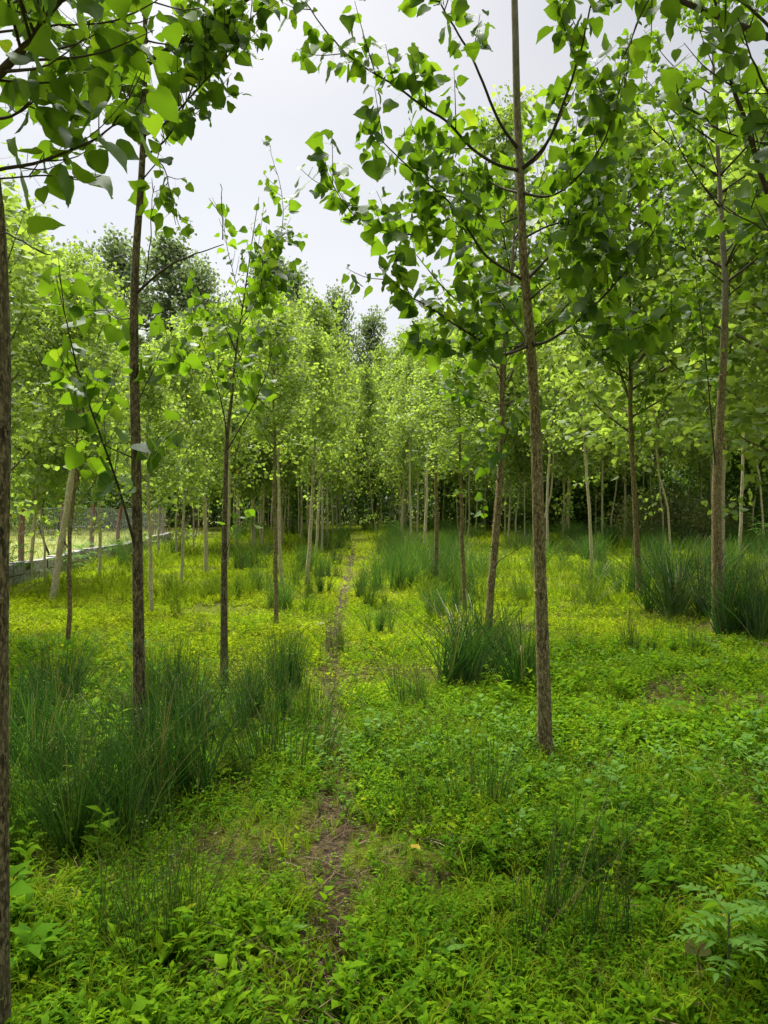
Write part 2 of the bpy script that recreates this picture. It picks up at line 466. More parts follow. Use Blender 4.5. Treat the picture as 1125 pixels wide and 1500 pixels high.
# fence-side row, first
near_tree('slim dark poplar rising from the dense dark rushes on the fence side of the path', 4.2,
    [(203, 1190), (203, 1000), (200, 700), (197, 500), (200, 380), (208, 270), (213, 150), (215, 0), (216, -150), (217, -350)],
    [.036, .033, .029, .027, .024, .019, .015, .011, .008, .003],
    [([(204, 430), (240, 396), (280, 372), (327, 352)], .008, 3.9, dict(bare=True)),
     ([(327, 352), (326, 310), (325, 268)], .003, 3.9, dict(t0=.5, twigs=1, tl=.1, spacing=.12, leaf=.05)),
     ([(204, 448), (212, 415), (218, 370), (218, 310), (222, 270)], .004, 4.1, dict(t0=.75, twigs=2, tl=.2)),
     ([(197, 795), (174, 713), (156, 660), (131, 581), (115, 521), (103, 460), (92, 400)], .0075, 3.5, dict(t0=.2, twigs=9, tl=.34, leaf=.088, spacing=.048)),
     ([(156, 660), (140, 640), (110, 560), (85, 520)], .004, 3.6, dict(t0=.2, twigs=4, tl=.26, leaf=.085)),
     ([(205, 190), (236, 188), (280, 144), (332, 88), (384, 8)], .007, 3.8, dict(twigs=16, tl=.4, leaf=.08, spacing=.034)),
     ([(208, 235), (250, 200), (290, 120), (330, 60)], .006, 4.4, dict(twigs=16, tl=.42, leaf=.08, spacing=.034)),
     ([(209, 200), (200, 180), (180, 130), (150, 90), (120, 40)], .005, 4.0, dict(twigs=13, tl=.38, leaf=.08)),
     ([(213, 128), (185, 112), (160, 100), (130, 110)], .004, 4.4, dict(twigs=5, tl=.3)),
     ([(214, 80), (250, 70), (290, 67), (330, 40)], .005, 4.2, dict(twigs=14, tl=.4)),
     ([(200, 480), (170, 465), (140, 430), (100, 420)], .004, 4.7, dict(twigs=5, tl=.3)),
     ([(196, 600), (215, 560), (235, 520), (255, 500)], .004, 4.4, dict(twigs=5, tl=.3)),
     ([(197, 650), (225, 660), (240, 640)], .003, 3.9, dict(twigs=3, tl=.2, leaf=.085)),
     ([(213, 260), (235, 240), (250, 285), (258, 330)], .004, 4.0, dict(twigs=5, tl=.22, leaf=.07)),
     ], auto=(14, 4.0, 5.4, 1.6, .5), mat='barkdark', leaf=.086, seed=5, spacing=.033)

# edge tree
near_tree('thick dark poplar trunk cut off by the fence-side edge of the view', 2.2,
    [(-17, 1600), (-14, 1300), (-12, 900), (-5, 600), (-6, 430), (-12, 300), (-30, 150), (-45, -50), (-50, -400)],
    [.050, .047, .045, .043, .040, .036, .030, .022, .012],
    [([(-25, 150), (0, 112), (40, 75), (75, 38), (105, 0), (140, -50)], .015, 2.0, dict(t0=.15, twigs=14, tl=.4, leaf=.066)),
     ([(70, 38), (110, 42), (160, 40), (200, 32), (240, 10)], .004, 2.3, dict(t0=.2, twigs=7, tl=.26, leaf=.075)),
     ([(-14, 255), (0, 250), (60, 240), (130, 215), (180, 187), (228, 163)], .006, 2.5, dict(t0=.2, twigs=10, tl=.3, leaf=.078, spacing=.045)),
     ([(55, 238), (90, 255), (120, 258), (140, 250)], .003, 2.3, dict(t0=.3, twigs=2, tl=.15, leaf=.075)),
     ([(-10, 330), (10, 345), (40, 360), (60, 375)], .003, 1.9, dict(t0=.5, twigs=1, tl=.12, leaf=.075, spacing=.1)),
     ([(-15, 170), (20, 170), (60, 140), (110, 100)], .005, 2.5, dict(twigs=12, tl=.36, leaf=.068)),
     ([(-30, 60), (10, 20), (50, -10), (90, -60)], .006, 2.6, dict(twigs=12, tl=.36, leaf=.068)),
     ([(-40, 0), (60, -90), (200, -140), (380, -60), (420, 5)], .008, 2.6, dict(t0=.35, twigs=7, tl=.3, leaf=.075, spacing=.07)),
     ([(-40, -40), (200, -200), (400, -170), (520, -60), (545, -10)], .008, 2.8, dict(t0=.5, twigs=5, tl=.25, leaf=.08, spacing=.08)),
     ], auto=(10, 3.3, 4.2, 1.5, .7), mat='barkdark', leaf=.082, seed=8, spacing=.045)

# second in the fence-side row
near_tree('short slim poplar with sparse wispy top standing at back of the dark rushes', 6.7,
    [(328, 1014), (328, 850), (330, 730), (333, 640), (340, 580), (348, 500), (356, 450), (364, 395), (372, 340), (380, 290)],
    [.036, .032, .028, .024, .020, .015, .010, .007, .005, .002],
    [([(328, 816), (337, 790), (346, 775), (353, 752)], .004, 6.4, dict(t0=.6, twigs=3, tl=.22, leaf=.08)),
     ([(335, 642), (327, 600), (316, 560), (300, 515), (285, 480)], .006, 6.3, dict(t0=.35, twigs=6, tl=.42)),
     ([(335, 668), (350, 630), (367, 600), (385, 560), (400, 520), (410, 480)], .007, 6.2, dict(t0=.35, twigs=7, tl=.42)),
     ([(341, 575), (350, 530), (365, 490), (380, 450)], .005, 7.2, dict(twigs=7, tl=.42)),
     ([(345, 520), (330, 480), (310, 450), (290, 430)], .005, 6.3, dict(twigs=6, tl=.4)),
     ([(350, 490), (375, 450), (400, 420), (425, 400)], .005, 6.4, dict(twigs=7, tl=.4)),
     ([(356, 450), (345, 410), (335, 370), (330, 330), (328, 290)], .004, 6.9, dict(twigs=6, tl=.3, spacing=.07)),
     ([(360, 420), (385, 390), (410, 350), (414, 290), (402, 240), (396, 215)], .0045, 6.6, dict(twigs=8, tl=.24, spacing=.055, leaf=.075)),
     ([(364, 395), (380, 370), (395, 350), (420, 345)], .004, 6.4, dict(twigs=6, tl=.35)),
     ([(352, 470), (375, 440), (385, 410), (388, 380)], .004, 6.2, dict(twigs=7, tl=.4)),
     ], mat='barkdark', leaf=.086, seed=12, spacing=.038)

near_tree('leaning brown poplar with a bare side shoot standing in the big rush clump', 8.2,
    [(713, 968), (718, 880), (725, 800), (733, 700), (735, 620), (735, 540), (742, 480), (748, 420), (752, 350), (755, 280), (757, 200)],
    [.043, .040, .038, .035, .032, .028, .024, .020, .016, .012, .006],
    [([(725, 834), (733, 820), (748, 812), (775, 793)], .006, 7.8, dict(bare=True)),
     ([(721, 775), (713, 760), (703, 735)], .004, 8.0, dict(t0=.5, twigs=2, tl=.2)),
     ([(735, 655), (745, 630), (760, 605), (785, 590)], .006, 7.8, dict(twigs=6, tl=.4)),
     ([(730, 720), (722, 680), (718, 655), (700, 630)], .006, 7.9, dict(twigs=6, tl=.4)),
     ([(735, 560), (720, 530), (695, 510), (670, 480)], .007, 7.9, dict(twigs=8, tl=.45)),
     ([(736, 545), (755, 510), (780, 490), (810, 460)], .007, 8.6, dict(twigs=8, tl=.45)),
     ([(735, 600), (715, 590), (685, 580), (660, 560)], .006, 7.8, dict(twigs=8, tl=.42)),
     ], auto=(16, 3.2, 5.0, 1.5, .7), mat='bark', leaf=.095, seed=15, spacing=.042, group='poplars in rows away from the fence')

near_tree('brown poplar with a thin second stem forking low, in rushes far from the fence', 9.5,
    [(1052, 935), (1050, 800), (1050, 700), (1055, 600), (1060, 490), (1061, 409), (1056, 341), (1050, 231), (1043, 107), (1040, 0), (1038, -80)],
    [.066, .061, .057, .052, .046, .040, .032, .024, .017, .010, .004],
    [([(1048, 705), (1042, 620), (1034, 540), (1025, 470), (1015, 400)], .011, 9.2, dict(t0=.45, twigs=9, tl=.5)),
     ([(1061, 415), (1035, 395), (1010, 370), (990, 330), (970, 290)], .009, 8.8, dict(t0=.3, twigs=8, tl=.5)),
     ([(1062, 430), (1090, 415), (1125, 398), (1160, 370)], .009, 9.0, dict(t0=.2, twigs=8, tl=.5)),
     ([(1062, 385), (1085, 355), (1110, 320), (1140, 270)], .008, 9.2, dict(t0=.2, twigs=8, tl=.5)),
     ([(1052, 250), (1030, 200), (1000, 160), (980, 100)], .007, 9.2, dict(twigs=8, tl=.5)),
     ([(1058, 480), (1030, 470), (1000, 450), (975, 420)], .007, 9.6, dict(twigs=8, tl=.5)),
     ([(1053, 800), (1062, 790), (1068, 770)], .004, 9.2, dict(bare=True)),
     ], auto=(26, 4.3, 7.8, 1.9, .7), mat='bark', leaf=.10, seed=18, spacing=.036, group='poplars in rows away from the fence')

near_tree('slender reddish-brown poplar beside a dark rush clump, next to the forked brown poplar', 12.9,
    [(938, 888), (933, 800), (928, 700), (924, 640), (923, 560), (926, 480), (930, 400), (934, 320), (938, 250)],
    [.052, .046, .042, .038, .034, .028, .020, .012, .005],
    [([(925, 620), (935, 600), (945, 570), (950, 540)], .006, 12.5, dict(twigs=6, tl=.5)),
     ([(925, 660), (931, 640), (940, 620)], .005, 12.8, dict(twigs=3, tl=.3)),
     ([(923, 560), (905, 530), (885, 500), (865, 460)], .009, 12.3, dict(twigs=8, tl=.6)),
     ([(924, 530), (950, 500), (975, 470), (1000, 430)], .009, 12.3, dict(twigs=8, tl=.6)),
     ], auto=(22, 3.4, 7.0, 1.9, .7), mat='bark', leaf=.11, seed=21, spacing=.055, group='poplars in rows away from the fence')

# tree just outside the frame whose limb hangs into the view
near_tree('poplar mostly out of view, its limb of large leaves hanging in away from fence', 3.0,
    [(1215, 1345), (1212, 1000), (1205, 600), (1195, 350), (1185, 150), (1180, -50), (1175, -300)],
    [.046, .043, .038, .034, .028, .020, .010],
    [([(1195, 380), (1160, 340), (1125, 290), (1100, 220), (1070, 130), (1045, 50), (1030, -10), (1020, -60)], .012, 2.9, dict(t0=.3, twigs=8, tl=.34, leaf=.070, spacing=.045)),
     ([(1190, 300), (1160, 330), (1120, 345), (1085, 340), (1040, 320)], .005, 2.6, dict(t0=.3, twigs=4, tl=.22, leaf=.070, spacing=.045)),
     ([(1185, 200), (1140, 150), (1110, 90), (1090, 20)], .007, 2.7, dict(twigs=6, tl=.28, leaf=.070, spacing=.045)),
     ([(1183, 120), (1120, 40), (1040, -20), (960, -20), (920, 30), (910, 80)], .007, 2.9, dict(t0=.3, twigs=8, tl=.28, leaf=.070, spacing=.045)),
     ([(1180, 20), (1080, -90), (950, -120), (870, -60), (840, 0)], .007, 3.2, dict(t0=.4, twigs=6, tl=.28, leaf=.070, spacing=.045)),
     ([(1100, 220), (1060, 190), (1020, 160), (975, 140), (940, 135)], .004, 2.7, dict(t0=.25, twigs=5, tl=.2, leaf=.070, spacing=.045)),
     ], auto=(16, 3.3, 4.6, 1.7, .8), mat='barkdark', leaf=.072, seed=25, spacing=.038)


# ------------------------------------------------------------------ young poplars further back
def crown_template(H, hc, rad, nb, leaf, per, seed):
    rng = np.random.default_rng(seed)
    mb = MB(); lv = Leaves()
    for k in range(nb):
        u = (k + rng.random()) / nb
        z = hc + (H - hc) * u * .93; a = k * 2.4 + rng.normal() * .35
        l = rad * np.interp(u, [0, .15, .5, 1], [.75, 1.05, .85, .14]) * rng.uniform(.75, 1.25) * 1.35
        dr = np.array([math.cos(a), math.sin(a), 0]); up = rng.uniform(.55, 1.35)
        q = spline([[0, 0, z], dr * l * .36 + np.array([0, 0, z + l * .42 * up]), dr * l * .62 + np.array([0, 0, z + l * 1.0 * up])], 7)
        tube(mb, q, np.linspace(.011 * l + .003, .002, 7), 4, mat=1)
        lv.along(q, .12, leaf * .5, leaf, rng, upn=.2, hang=.8)
        for j in range(per):
            t = rng.uniform(.15, .98); i = min(int(t * 6), 5); T = norm(q[i + 1] - q[i]); rd = rng.normal(size=3); rd = norm(rd - rd.dot(T) * T)
            s = rng.uniform(.25, .55) * (1.15 - .4 * t) * rad
            w = spline([q[i], q[i] + (T * .5 + rd * .7) * s * .6, q[i] + (T * .7 + rd + np.array([0, 0, .15])) * s], 4)
            tube(mb, w, np.linspace(.004, .0015, 4), 3, mat=1)
            lv.along(w, .05, leaf * .41, leaf, rng, upn=.1, hang=.9, jit=.7)
    for k in range(7):                            # short leafy shoots down the stem below the crown
        z = hc * rng.uniform(.55, 1.05); a = rng.uniform(0, 6.28); l = rng.uniform(.2, .5); dr = np.array([math.cos(a), math.sin(a), 0])
        q = spline([[0, 0, z], dr * l * .6 + np.array([0, 0, z + l * .5]), dr * l + np.array([0, 0, z + l * .9])], 5)
        tube(mb, q, np.linspace(.004, .0015, 5), 4, mat=1); lv.along(q, .3, leaf * .6, leaf, rng, upn=.2, hang=.8)
    top = spline([[0, 0, H * .85], [.03, .02, H]], 4); tube(mb, top, [.012, .009, .006, .002], 5, mat=1); lv.along(top, 0, leaf * .4, leaf, rng)
    n = lv.into(mb, LEAFQ, rng, petiole=False, tint=(.45, .20))
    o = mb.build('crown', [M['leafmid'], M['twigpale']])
    me = o.data; bpy.data.objects.remove(o)
    return me, H, hc


TPL = [crown_template(8.2, 2.5, 1.15, 30, .099, 8, 31), crown_template(8.0, 2.2, 1.3, 32, .099, 8, 32), crown_template(8.4, 2.9, 1.05, 30, .097, 8, 33),
       crown_template(7.8, 2.0, 1.25, 30, .095, 9, 34), crown_template(8.6, 2.7, 1.2, 34, .099, 8, 35)]
NT = [0]
KEEP_H = set()                                    # trees whose own height is kept, not read off the skyline


def young_tree(label, px, H=None, r=.045, mat='barkpale', group=None, tk=None, d=None, hs=1.0, wide=1.0):
    """px: pixel polyline of the visible stem, base first."""
    NT[0] += 1; rng = np.random.default_rng(400 + NT[0])
    d = d or depth(px[0][1])
    me, TH, hc = TPL[NT[0] % len(TPL) if tk is None else tk]
    topy = np.interp(px[0][0], [0, 120, 200, 240, 330, 450, 510, 640, 720, 850, 950, 1125], [340, 370, 420, 470, 450, 440, 490, 475, 430, 400, 340, 300]) + rng.uniform(-15, 70)
    H = min(CAMH + (HZ - topy) / F * d, 13.) if H is None or d > 25 or label not in KEEP_H else H
    pts = [P(x, y, d) for x, y in px]
    b = pts[0].copy(); b[2] = float(gh(b[0], b[1])); pts[0][2] = b[2] - .05
    lean = norm(pts[-1] - pts[0]); lean = norm(lean + np.array([0, 0, 1.2]))
    z = pts[-1][2]; last = pts[-1]
    if z < H * .8:
        s = (H * .9 - z); pts += [last + lean * s * .5, last + norm(lean + np.array([rng.normal() * .05, rng.normal() * .05, 1])) * s]
    root = empty('poplar_tree', b); tag(root, label, 'tree', group)
    p = spline(pts, 18); rad = np.interp(np.linspace(0, 1, 18), [0, .05, .5, 1], [r * 1.25, r, r * .72, r * .12])
    p[1:-1] += rng.normal(size=(16, 3)) * .008
    rad = rad * (.86 if d > 14 else 1)
    mb = MB(); tube(mb, p - b, rad, 8, lumps=.02); mb.build('trunk', M[mat], root)
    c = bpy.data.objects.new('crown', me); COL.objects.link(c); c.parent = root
    hz = np.clip(P(0, px[-1][1], d)[2] + rng.uniform(-.75, .15), .22 * H, .55 * H)
    s = (H - hz) / (TH - hc)
    mid = p[np.argmin(np.abs(p[:, 2] - b[2] - H * .5))] - b
    c.location = (float(mid[0]), float(mid[1]), float(H - s * TH)); c.rotation_euler = (0, 0, rng.uniform(0, 6.28))
    w = np.clip(s, .55, 1.3) * rng.uniform(1.0, 1.25) * wide; c.scale = (w, w, s)
    return root


GF, GR = 'poplars in rows on the fence side of the path', 'poplars in rows away from the fence'
YT = [
    ('slim dark poplar alone in yellow turf near a pale bare patch', [(100, 958), (101, 850), (103, 760), (112, 690)], dict(H=5.6, r=.027, mat='bark', group=GF, wide=.8)),
    ('pale thick poplar trunk leaning strongly in front of the block wall', [(77, 873), (90, 790), (104, 700), (116, 620)], dict(H=8, r=.062, group=GF)),
    ('thin pale stem rising just behind the leaning pale trunk', [(83, 858), (91, 790), (106, 720)], dict(H=6, r=.028, group=GF)),
    ('straight pale poplar in front of the middle of the block wall', [(146, 846), (146, 790), (145, 720)], dict(r=.045, group=GF)),
    ('pale peeling poplar stem just behind the dark trunk in rushes', [(223, 900), (219, 810), (217, 730), (218, 690)], dict(H=6.5, r=.032, group=GF)),
    ('thin grey sapling close to block wall by the first red post', [(66, 853), (65, 800), (60, 760)], dict(H=5.5, r=.03, group=GF)),
    ('forked grey poplar touching the block wall at its near end', [(43, 851), (47, 800), (52, 745)], dict(H=6.5, r=.05, group=GF)),
    ('slim pale poplar at the far end of the block wall', [(231, 811), (233, 760), (234, 730)], dict(group=GF)),
    ('first of two pale poplars before the leaning brushwood', [(258, 812), (258, 770), (259, 740)], dict(group=GF, r=.04)),
    ('pale poplar with long bare straight stem in open yellow turf', [(265, 862), (268, 790), (270, 705)], dict(r=.035, group=GF)),
    ('second of two pale poplars before the leaning brushwood', [(283, 806), (284, 770), (284, 740)], dict(group=GF, r=.035)),
    ('stout pale poplar beside the leaning brushwood', [(303, 839), (301, 780), (299, 715)], dict(r=.06, group=GF)),
    ('pale poplar hidden half behind the short wispy-topped poplar', [(332, 828), (335, 760), (336, 700)], dict(r=.06, group=GF)),
    ('thin poplar one step behind the wispy-topped poplar', [(346, 806), (348, 760), (349, 720)], dict(group=GF)),
    ('thin pale poplar, first of the trio between the two reddish stems', [(373, 804), (373, 760), (372, 730)], dict(group=GF)),
    ('pale poplar, second of the trio between the two reddish stems', [(385, 800), (386, 760), (387, 710)], dict(group=GF)),
    ('thicker grey poplar trunk back by the dark wood edge', [(391, 768), (391, 745), (390, 715)], dict(group=GF, r=.10, H=11)),
    ('slim reddish poplar, third along the path row on the fence side', [(404, 922), (403, 800), (402, 690)], dict(H=6.6, r=.03, mat='bark', group=GF)),
    ('pale poplar just behind the slim reddish one in the path row', [(413, 866), (410, 780), (408, 680)], dict(H=7, r=.04, group=GF)),
    ('thin pale poplar, first of a close pair before the dark gap', [(416, 781), (419, 730), (421, 680)], dict(group=GF)),
    ('thin pale poplar, second of a close pair before the dark gap', [(422, 779), (423, 730), (424, 690)], dict(group=GF)),
    ('pale tilted poplar, front stem of the close file beside the path', [(450, 862), (455, 770), (460, 680)], dict(r=.045, H=7.5, group=GF)),
    ('pale poplar, second stem of the close file beside the path', [(462, 818), (466, 750), (469, 690)], dict(r=.05, H=8, group=GF)),
    ('pale poplar, third stem of the close file beside the path', [(471, 809), (472, 750), (472, 690)], dict(r=.05, H=8.5, group=GF)),
    ('pale poplar, fourth stem of the close file beside the path', [(480, 801), (479, 740), (479, 665)], dict(r=.055, H=9, group=GF)),
    ('pale poplar, fifth stem of the close file beside the path', [(488, 783), (487, 750), (486, 725)], dict(r=.055, H=9.5, group=GF)),
    ('pale poplar, sixth stem of the close file beside the path', [(493.5, 780), (493, 750), (493, 720)], dict(r=.055, H=9.5, group=GF)),
    ('pale poplar, last stem of the close file beside the path', [(499, 777), (498, 750), (498, 720)], dict(r=.06, H=10, group=GF)),
    ('crooked pale stem at the very end of the path against the dark thicket', [(524, 768), (527, 745), (527, 722)], dict(r=.09, H=9, wide=1.5)),
    ('thin stem leaning sideways beside the far end of the path', [(553, 789), (549, 765), (545, 742)], dict(r=.035, H=7)),
    ('pale poplar, first of three tight far stems past the leaning thin one', [(572, 770), (572, 745), (573, 720)], dict(r=.07, H=10, group=GR)),
    ('pale poplar, middle of three tight far stems past the leaning thin one', [(577, 770), (577, 745), (577, 720)], dict(r=.06, H=10, group=GR)),
    ('pale poplar, third of three tight far stems past the leaning thin one', [(585, 771), (585, 745), (584, 720)], dict(r=.06, H=10, group=GR)),
    ('thin poplar behind the whitest straight stem beyond the path', [(593, 779), (593, 740), (592, 690)], dict(group=GR, H=9.5)),
    ('whitest straight poplar stem in the rushes beyond the path', [(602, 808), (601, 740), (600, 662)], dict(r=.05, H=8.5, group=GR)),
    ('thin poplar standing between the whitest stem and a pale curved one', [(611, 796), (612, 740), (614, 660)], dict(group=GR, H=9)),
    ('pale gently curved poplar behind a broad rush clump', [(621, 827), (624, 750), (626, 650)], dict(r=.045, H=8, group=GR)),
    ('straight grey poplar with one dark rush clump round its foot', [(639, 868), (639, 760), (638, 610)], dict(r=.05, H=7.5, group=GR, mat='bark')),
    ('faint thin poplar far behind the straight grey one', [(656, 775), (656, 750), (657, 720)], dict(group=GR, H=9)),
    ('reddish thin poplar before the big leaning brown one', [(681, 905), (678, 820), (675, 740), (674, 680)], dict(r=.033, H=6.5, mat='bark', group=GR)),
    ('far thin poplar seen just past the reddish thin one', [(681, 783), (682, 755), (683, 725)], dict(group=GR, H=9)),
    ('far poplar midway between the reddish thin one and leaning brown one', [(697, 785), (698, 760), (699, 730)], dict(group=GR, H=9)),
    ('pale far poplar seen right beside the leaning brown trunk', [(717, 772), (718, 750), (719, 720)], dict(group=GR, H=9)),
    ('pale poplar between the leaning brown trunk and the biggest brown trunk', [(740, 788), (740, 750), (741, 720)], dict(r=.05, group=GR, H=8.5)),
    ('faint far poplar, first of a pair near the biggest brown trunk', [(759, 777), (760, 750), (760, 715)], dict(group=GR, H=9)),
    ('faint far poplar, second of a pair near the biggest brown trunk', [(769, 801), (769, 755), (768, 715)], dict(group=GR, H=8, r=.035)),
    ('pale poplar seen just past the biggest brown trunk', [(802, 810), (802, 720), (806, 640)], dict(r=.055, H=8, group=GR)),
    ('bright pale poplar with a bend, before dark undergrowth', [(831, 786), (833, 710), (838, 640)], dict(r=.075, H=8.5, group=GR)),
    ('slim poplar deep in yellowing shoots behind the bent pale one', [(850, 773), (851, 740), (852, 690)], dict(group=GR, H=8)),
    ('grey poplar leaning towards the path from the tall rushes', [(868, 830), (862, 730), (855, 640)], dict(r=.05, H=7.8, group=GR)),
    ('short straight grey poplar before the leafy undergrowth', [(882, 802), (882, 760), (882, 700)], dict(r=.05, H=8, group=GR)),
    ('bright pale poplar close behind the slender reddish-brown one', [(915, 792), (916, 720), (915, 640)], dict(r=.065, H=8, group=GR)),
    ('straight pale poplar before the straw-coloured bramble', [(950, 778), (950, 720), (952, 640)], dict(r=.05, H=8.5, group=GR)),
    ('thin crooked poplar leaning across the straw-coloured bramble', [(983, 822), (978, 740), (964, 690)], dict(r=.035, H=7, group=GR)),
    ('pale tilted poplar between the bramble and the forked brown poplar', [(1003, 784), (1007, 735), (1018, 672), (1024, 620)], dict(r=.065, H=8.5, group=GR)),
    ('thin brown poplar in shade just before the forked brown poplar', [(1035, 776), (1034, 740), (1034, 700)], dict(r=.05, H=8, group=GR, mat='bark')),
    ('grey poplar just past the forked brown poplar', [(1075, 781), (1077, 740), (1078, 700)], dict(r=.07, H=8.5, group=GR)),
    ('tall grey poplar with a leafless stem past the forked brown poplar', [(1082, 836), (1086, 750), (1090, 600)], dict(r=.05, H=8.2, group=GR)),
    ('post-like cut pale stem in the corner away from the fence', [(1101, 775), (1101, 740), (1102, 712)], dict(r=.07, H=7.5, group=GR)),
    ('thin slanting poplar at the outer edge away from the fence', [(1120, 755), (1114, 710), (1107, 660)], dict(r=.04, H=7, group=GR, d=26)),
]
for lb, px, o in YT:
    young_tree(lb, px, **o)

YT2 = [('poplar standing hidden behind the slender reddish-brown poplar', [(935, 872), (931, 780), (925, 620)], dict(H=8.6, r=.045, d=13.6, wide=1.35, mat='bark')),
       ('poplar hidden behind the leaning brown poplar', [(716, 925), (724, 800), (735, 600)], dict(H=6.6, r=.035, d=9.6, wide=1.2, mat='bark')),
       ('poplar hidden behind the thick edge trunk, its pale crown showing around it', [(-2, 925), (-3, 830), (-4, 700)], dict(H=5.6, r=.045, d=9.8, wide=1.3)),
       ('poplar out of view beyond the thick edge trunk, pale leaves reaching in', [(-75, 960), (-70, 830), (-66, 680)], dict(H=5.4, r=.045, d=8.2, wide=1.4)),
       ('poplar standing hidden behind the forked brown poplar', [(1056, 890), (1057, 790), (1060, 640)], dict(H=7.6, r=.05, d=12.2, wide=1.3)),
       ('poplar just out of view past the forked brown poplar, fine leaves reaching in', [(1165, 915), (1160, 800), (1155, 620)], dict(H=7.4, r=.05, d=10.4, wide=1.4))]
KEEP_H |= {q[0] for q in YT2}
for lb, px, o in YT2:
    young_tree(lb, px, group='poplars at the two sides of the view', **o)

# the crowded far rows
rf = np.random.default_rng(77)
placed = []
while len(placed) < 80:
    y = rf.uniform(27, 56); x = rf.uniform(-.52, .56) * y
    if (abs(x - path_x(y)) < 1.25 and y < 50) or (x < -7.2 - .09 * y): continue
    if any((x - a) ** 2 + (y - b) ** 2 < 1.9 ** 2 for a, b in placed): continue
    placed.append((x, y))
for x, y in placed:
    px = CX + x / y * F; py = HZ + CAMH / y * F
    side = x < path_x(y)
    young_tree('slim pale poplar crowded among many alike in far rows, ' + ('fence side' if side else 'away from fence'),
               [(px, py), (px + rf.normal() * 2, py - 40), (px + rf.normal() * 3, py - 85)], r=rf.uniform(.035, .055),
               group='crowded far poplars ' + ('on the fence side' if side else 'away from the fence'), wide=1.1)


# ------------------------------------------------------------------ tall dark poplars behind
def tall_template(H, W, seed, n=9000):
    rng = np.random.default_rng(seed); mb = MB(); pos = []; nb = 46
    for k in range(nb):
        u = (k + rng.random()) / nb; z = H * (.22 + .76 * u); a = k * 2.4 + rng.normal() * .4
        l = W * np.interp(u, [0, .25, .6, 1], [.7, 1, .8, .12]) * rng.uniform(.6, 1.2)
        dr = np.array([math.cos(a), math.sin(a), 0])
        q = spline([[0, 0, z - l * .4], dr * l * .5 + np.array([0, 0, z]), dr * l + np.array([0, 0, z + l * .6])], 6)
        tube(mb, q, np.linspace(.06, .012, 6), 4, mat=1)
        m = n // nb
        t = rng.uniform(.25, 1.05, m); c = np.stack([np.interp(t, np.linspace(0, 1, 6), q[:, j]) for j in range(3)], -1)
        cl = rng.normal(size=(8, 3)) * .55; pos.append(c + cl[rng.integers(0, 8, m)] * (.4 + .6 * W / 4) + rng.normal(size=(m, 3)) * .28)
    pos = np.concatenate(pos); N = len(pos)
    X, Y, Z = frames(rng.normal(size=(N, 3)) + np.array([0, 0, -.4]), rng.normal(size=(N, 3)) + np.array([0, 0, .6]))
    mb.scatter(LEAFQ[0], pos, X, Y, Z, rng.uniform(.16, .30, N), np.clip(rng.normal(.5, .25, N), 0, 1))
    o = mb.build('crown', [M['leaffar'], M['twig']]); me = o.data; bpy.data.objects.remove(o)
    t = MB(); tube(t, spline([[0, 0, -.2], [.1, 0, H * .4], [0, .1, H * .95]], 10), np.linspace(.22, .03, 10), 8)
    o = t.build('trunk', M['barkdark']); mt = o.data; bpy.data.objects.remove(o)
    return me, mt, H


TALL = [tall_template(20, 3.6, 51), tall_template(20, 3.0, 52), tall_template(20, 4.2, 53)]
for k, (px, top, d, w, lb) in enumerate([
        (172, 352, 58, 1.0, 'tall grey-green poplar in the wood behind, beside the slim dark trunk'),
        (252, 350, 62, 1.05, 'tall dark poplar standing against the sky beyond the slim dark trunk'),
        (292, 392, 60, .8, 'shorter dark shoulder tree beside the tall dark poplar against the sky'),
        (395, 372, 60, .9, 'tall dark poplar whose crown shows behind the wispy-topped poplar'),
        (432, 400, 64, .7, 'narrow dark tree edging the sky gap behind the wispy-topped poplar'),
        (496, 428, 70, .6, 'small grey pointed tree alone low in the sky gap'),
        (545, 462, 72, .8, 'grey-green rounded tree at the foot of the sky gap'),
        (90, 380, 62, 1.0, 'tall dark tree behind the fence corner among pale leaves'),
        (620, 480, 74, .9, 'dark tree crown low behind the main poplar branches'),
        (1000, 420, 70, 1.0, 'tall dark tree behind far rows by the forked brown poplar'),
        (860, 440, 72, 1.0, 'tall dark tree behind far rows near the biggest brown trunk'),
        (720, 450, 76, .9, 'dark tree behind the far rows and leaning brown poplar'),
        (1110, 400, 66, 1.0, 'tall dark tree behind far rows at edge away from the fence')]):
    me, mt, H = TALL[k % 3]
    top_p = P(px, top, d); r = empty('tall_poplar', (top_p[0], d, -.1)); tag(r, lb, 'tree', 'tall dark trees behind the plantation')
    s = (top_p[2] + .1) / H
    for nm, mm in (('trunk', mt), ('crown', me)):
        o = bpy.data.objects.new(nm, mm); COL.objects.link(o); o.parent = r
        o.scale = (s * w * 1.1, s * w * 1.1, s); o.rotation_euler = (0, 0, k * 1.3)


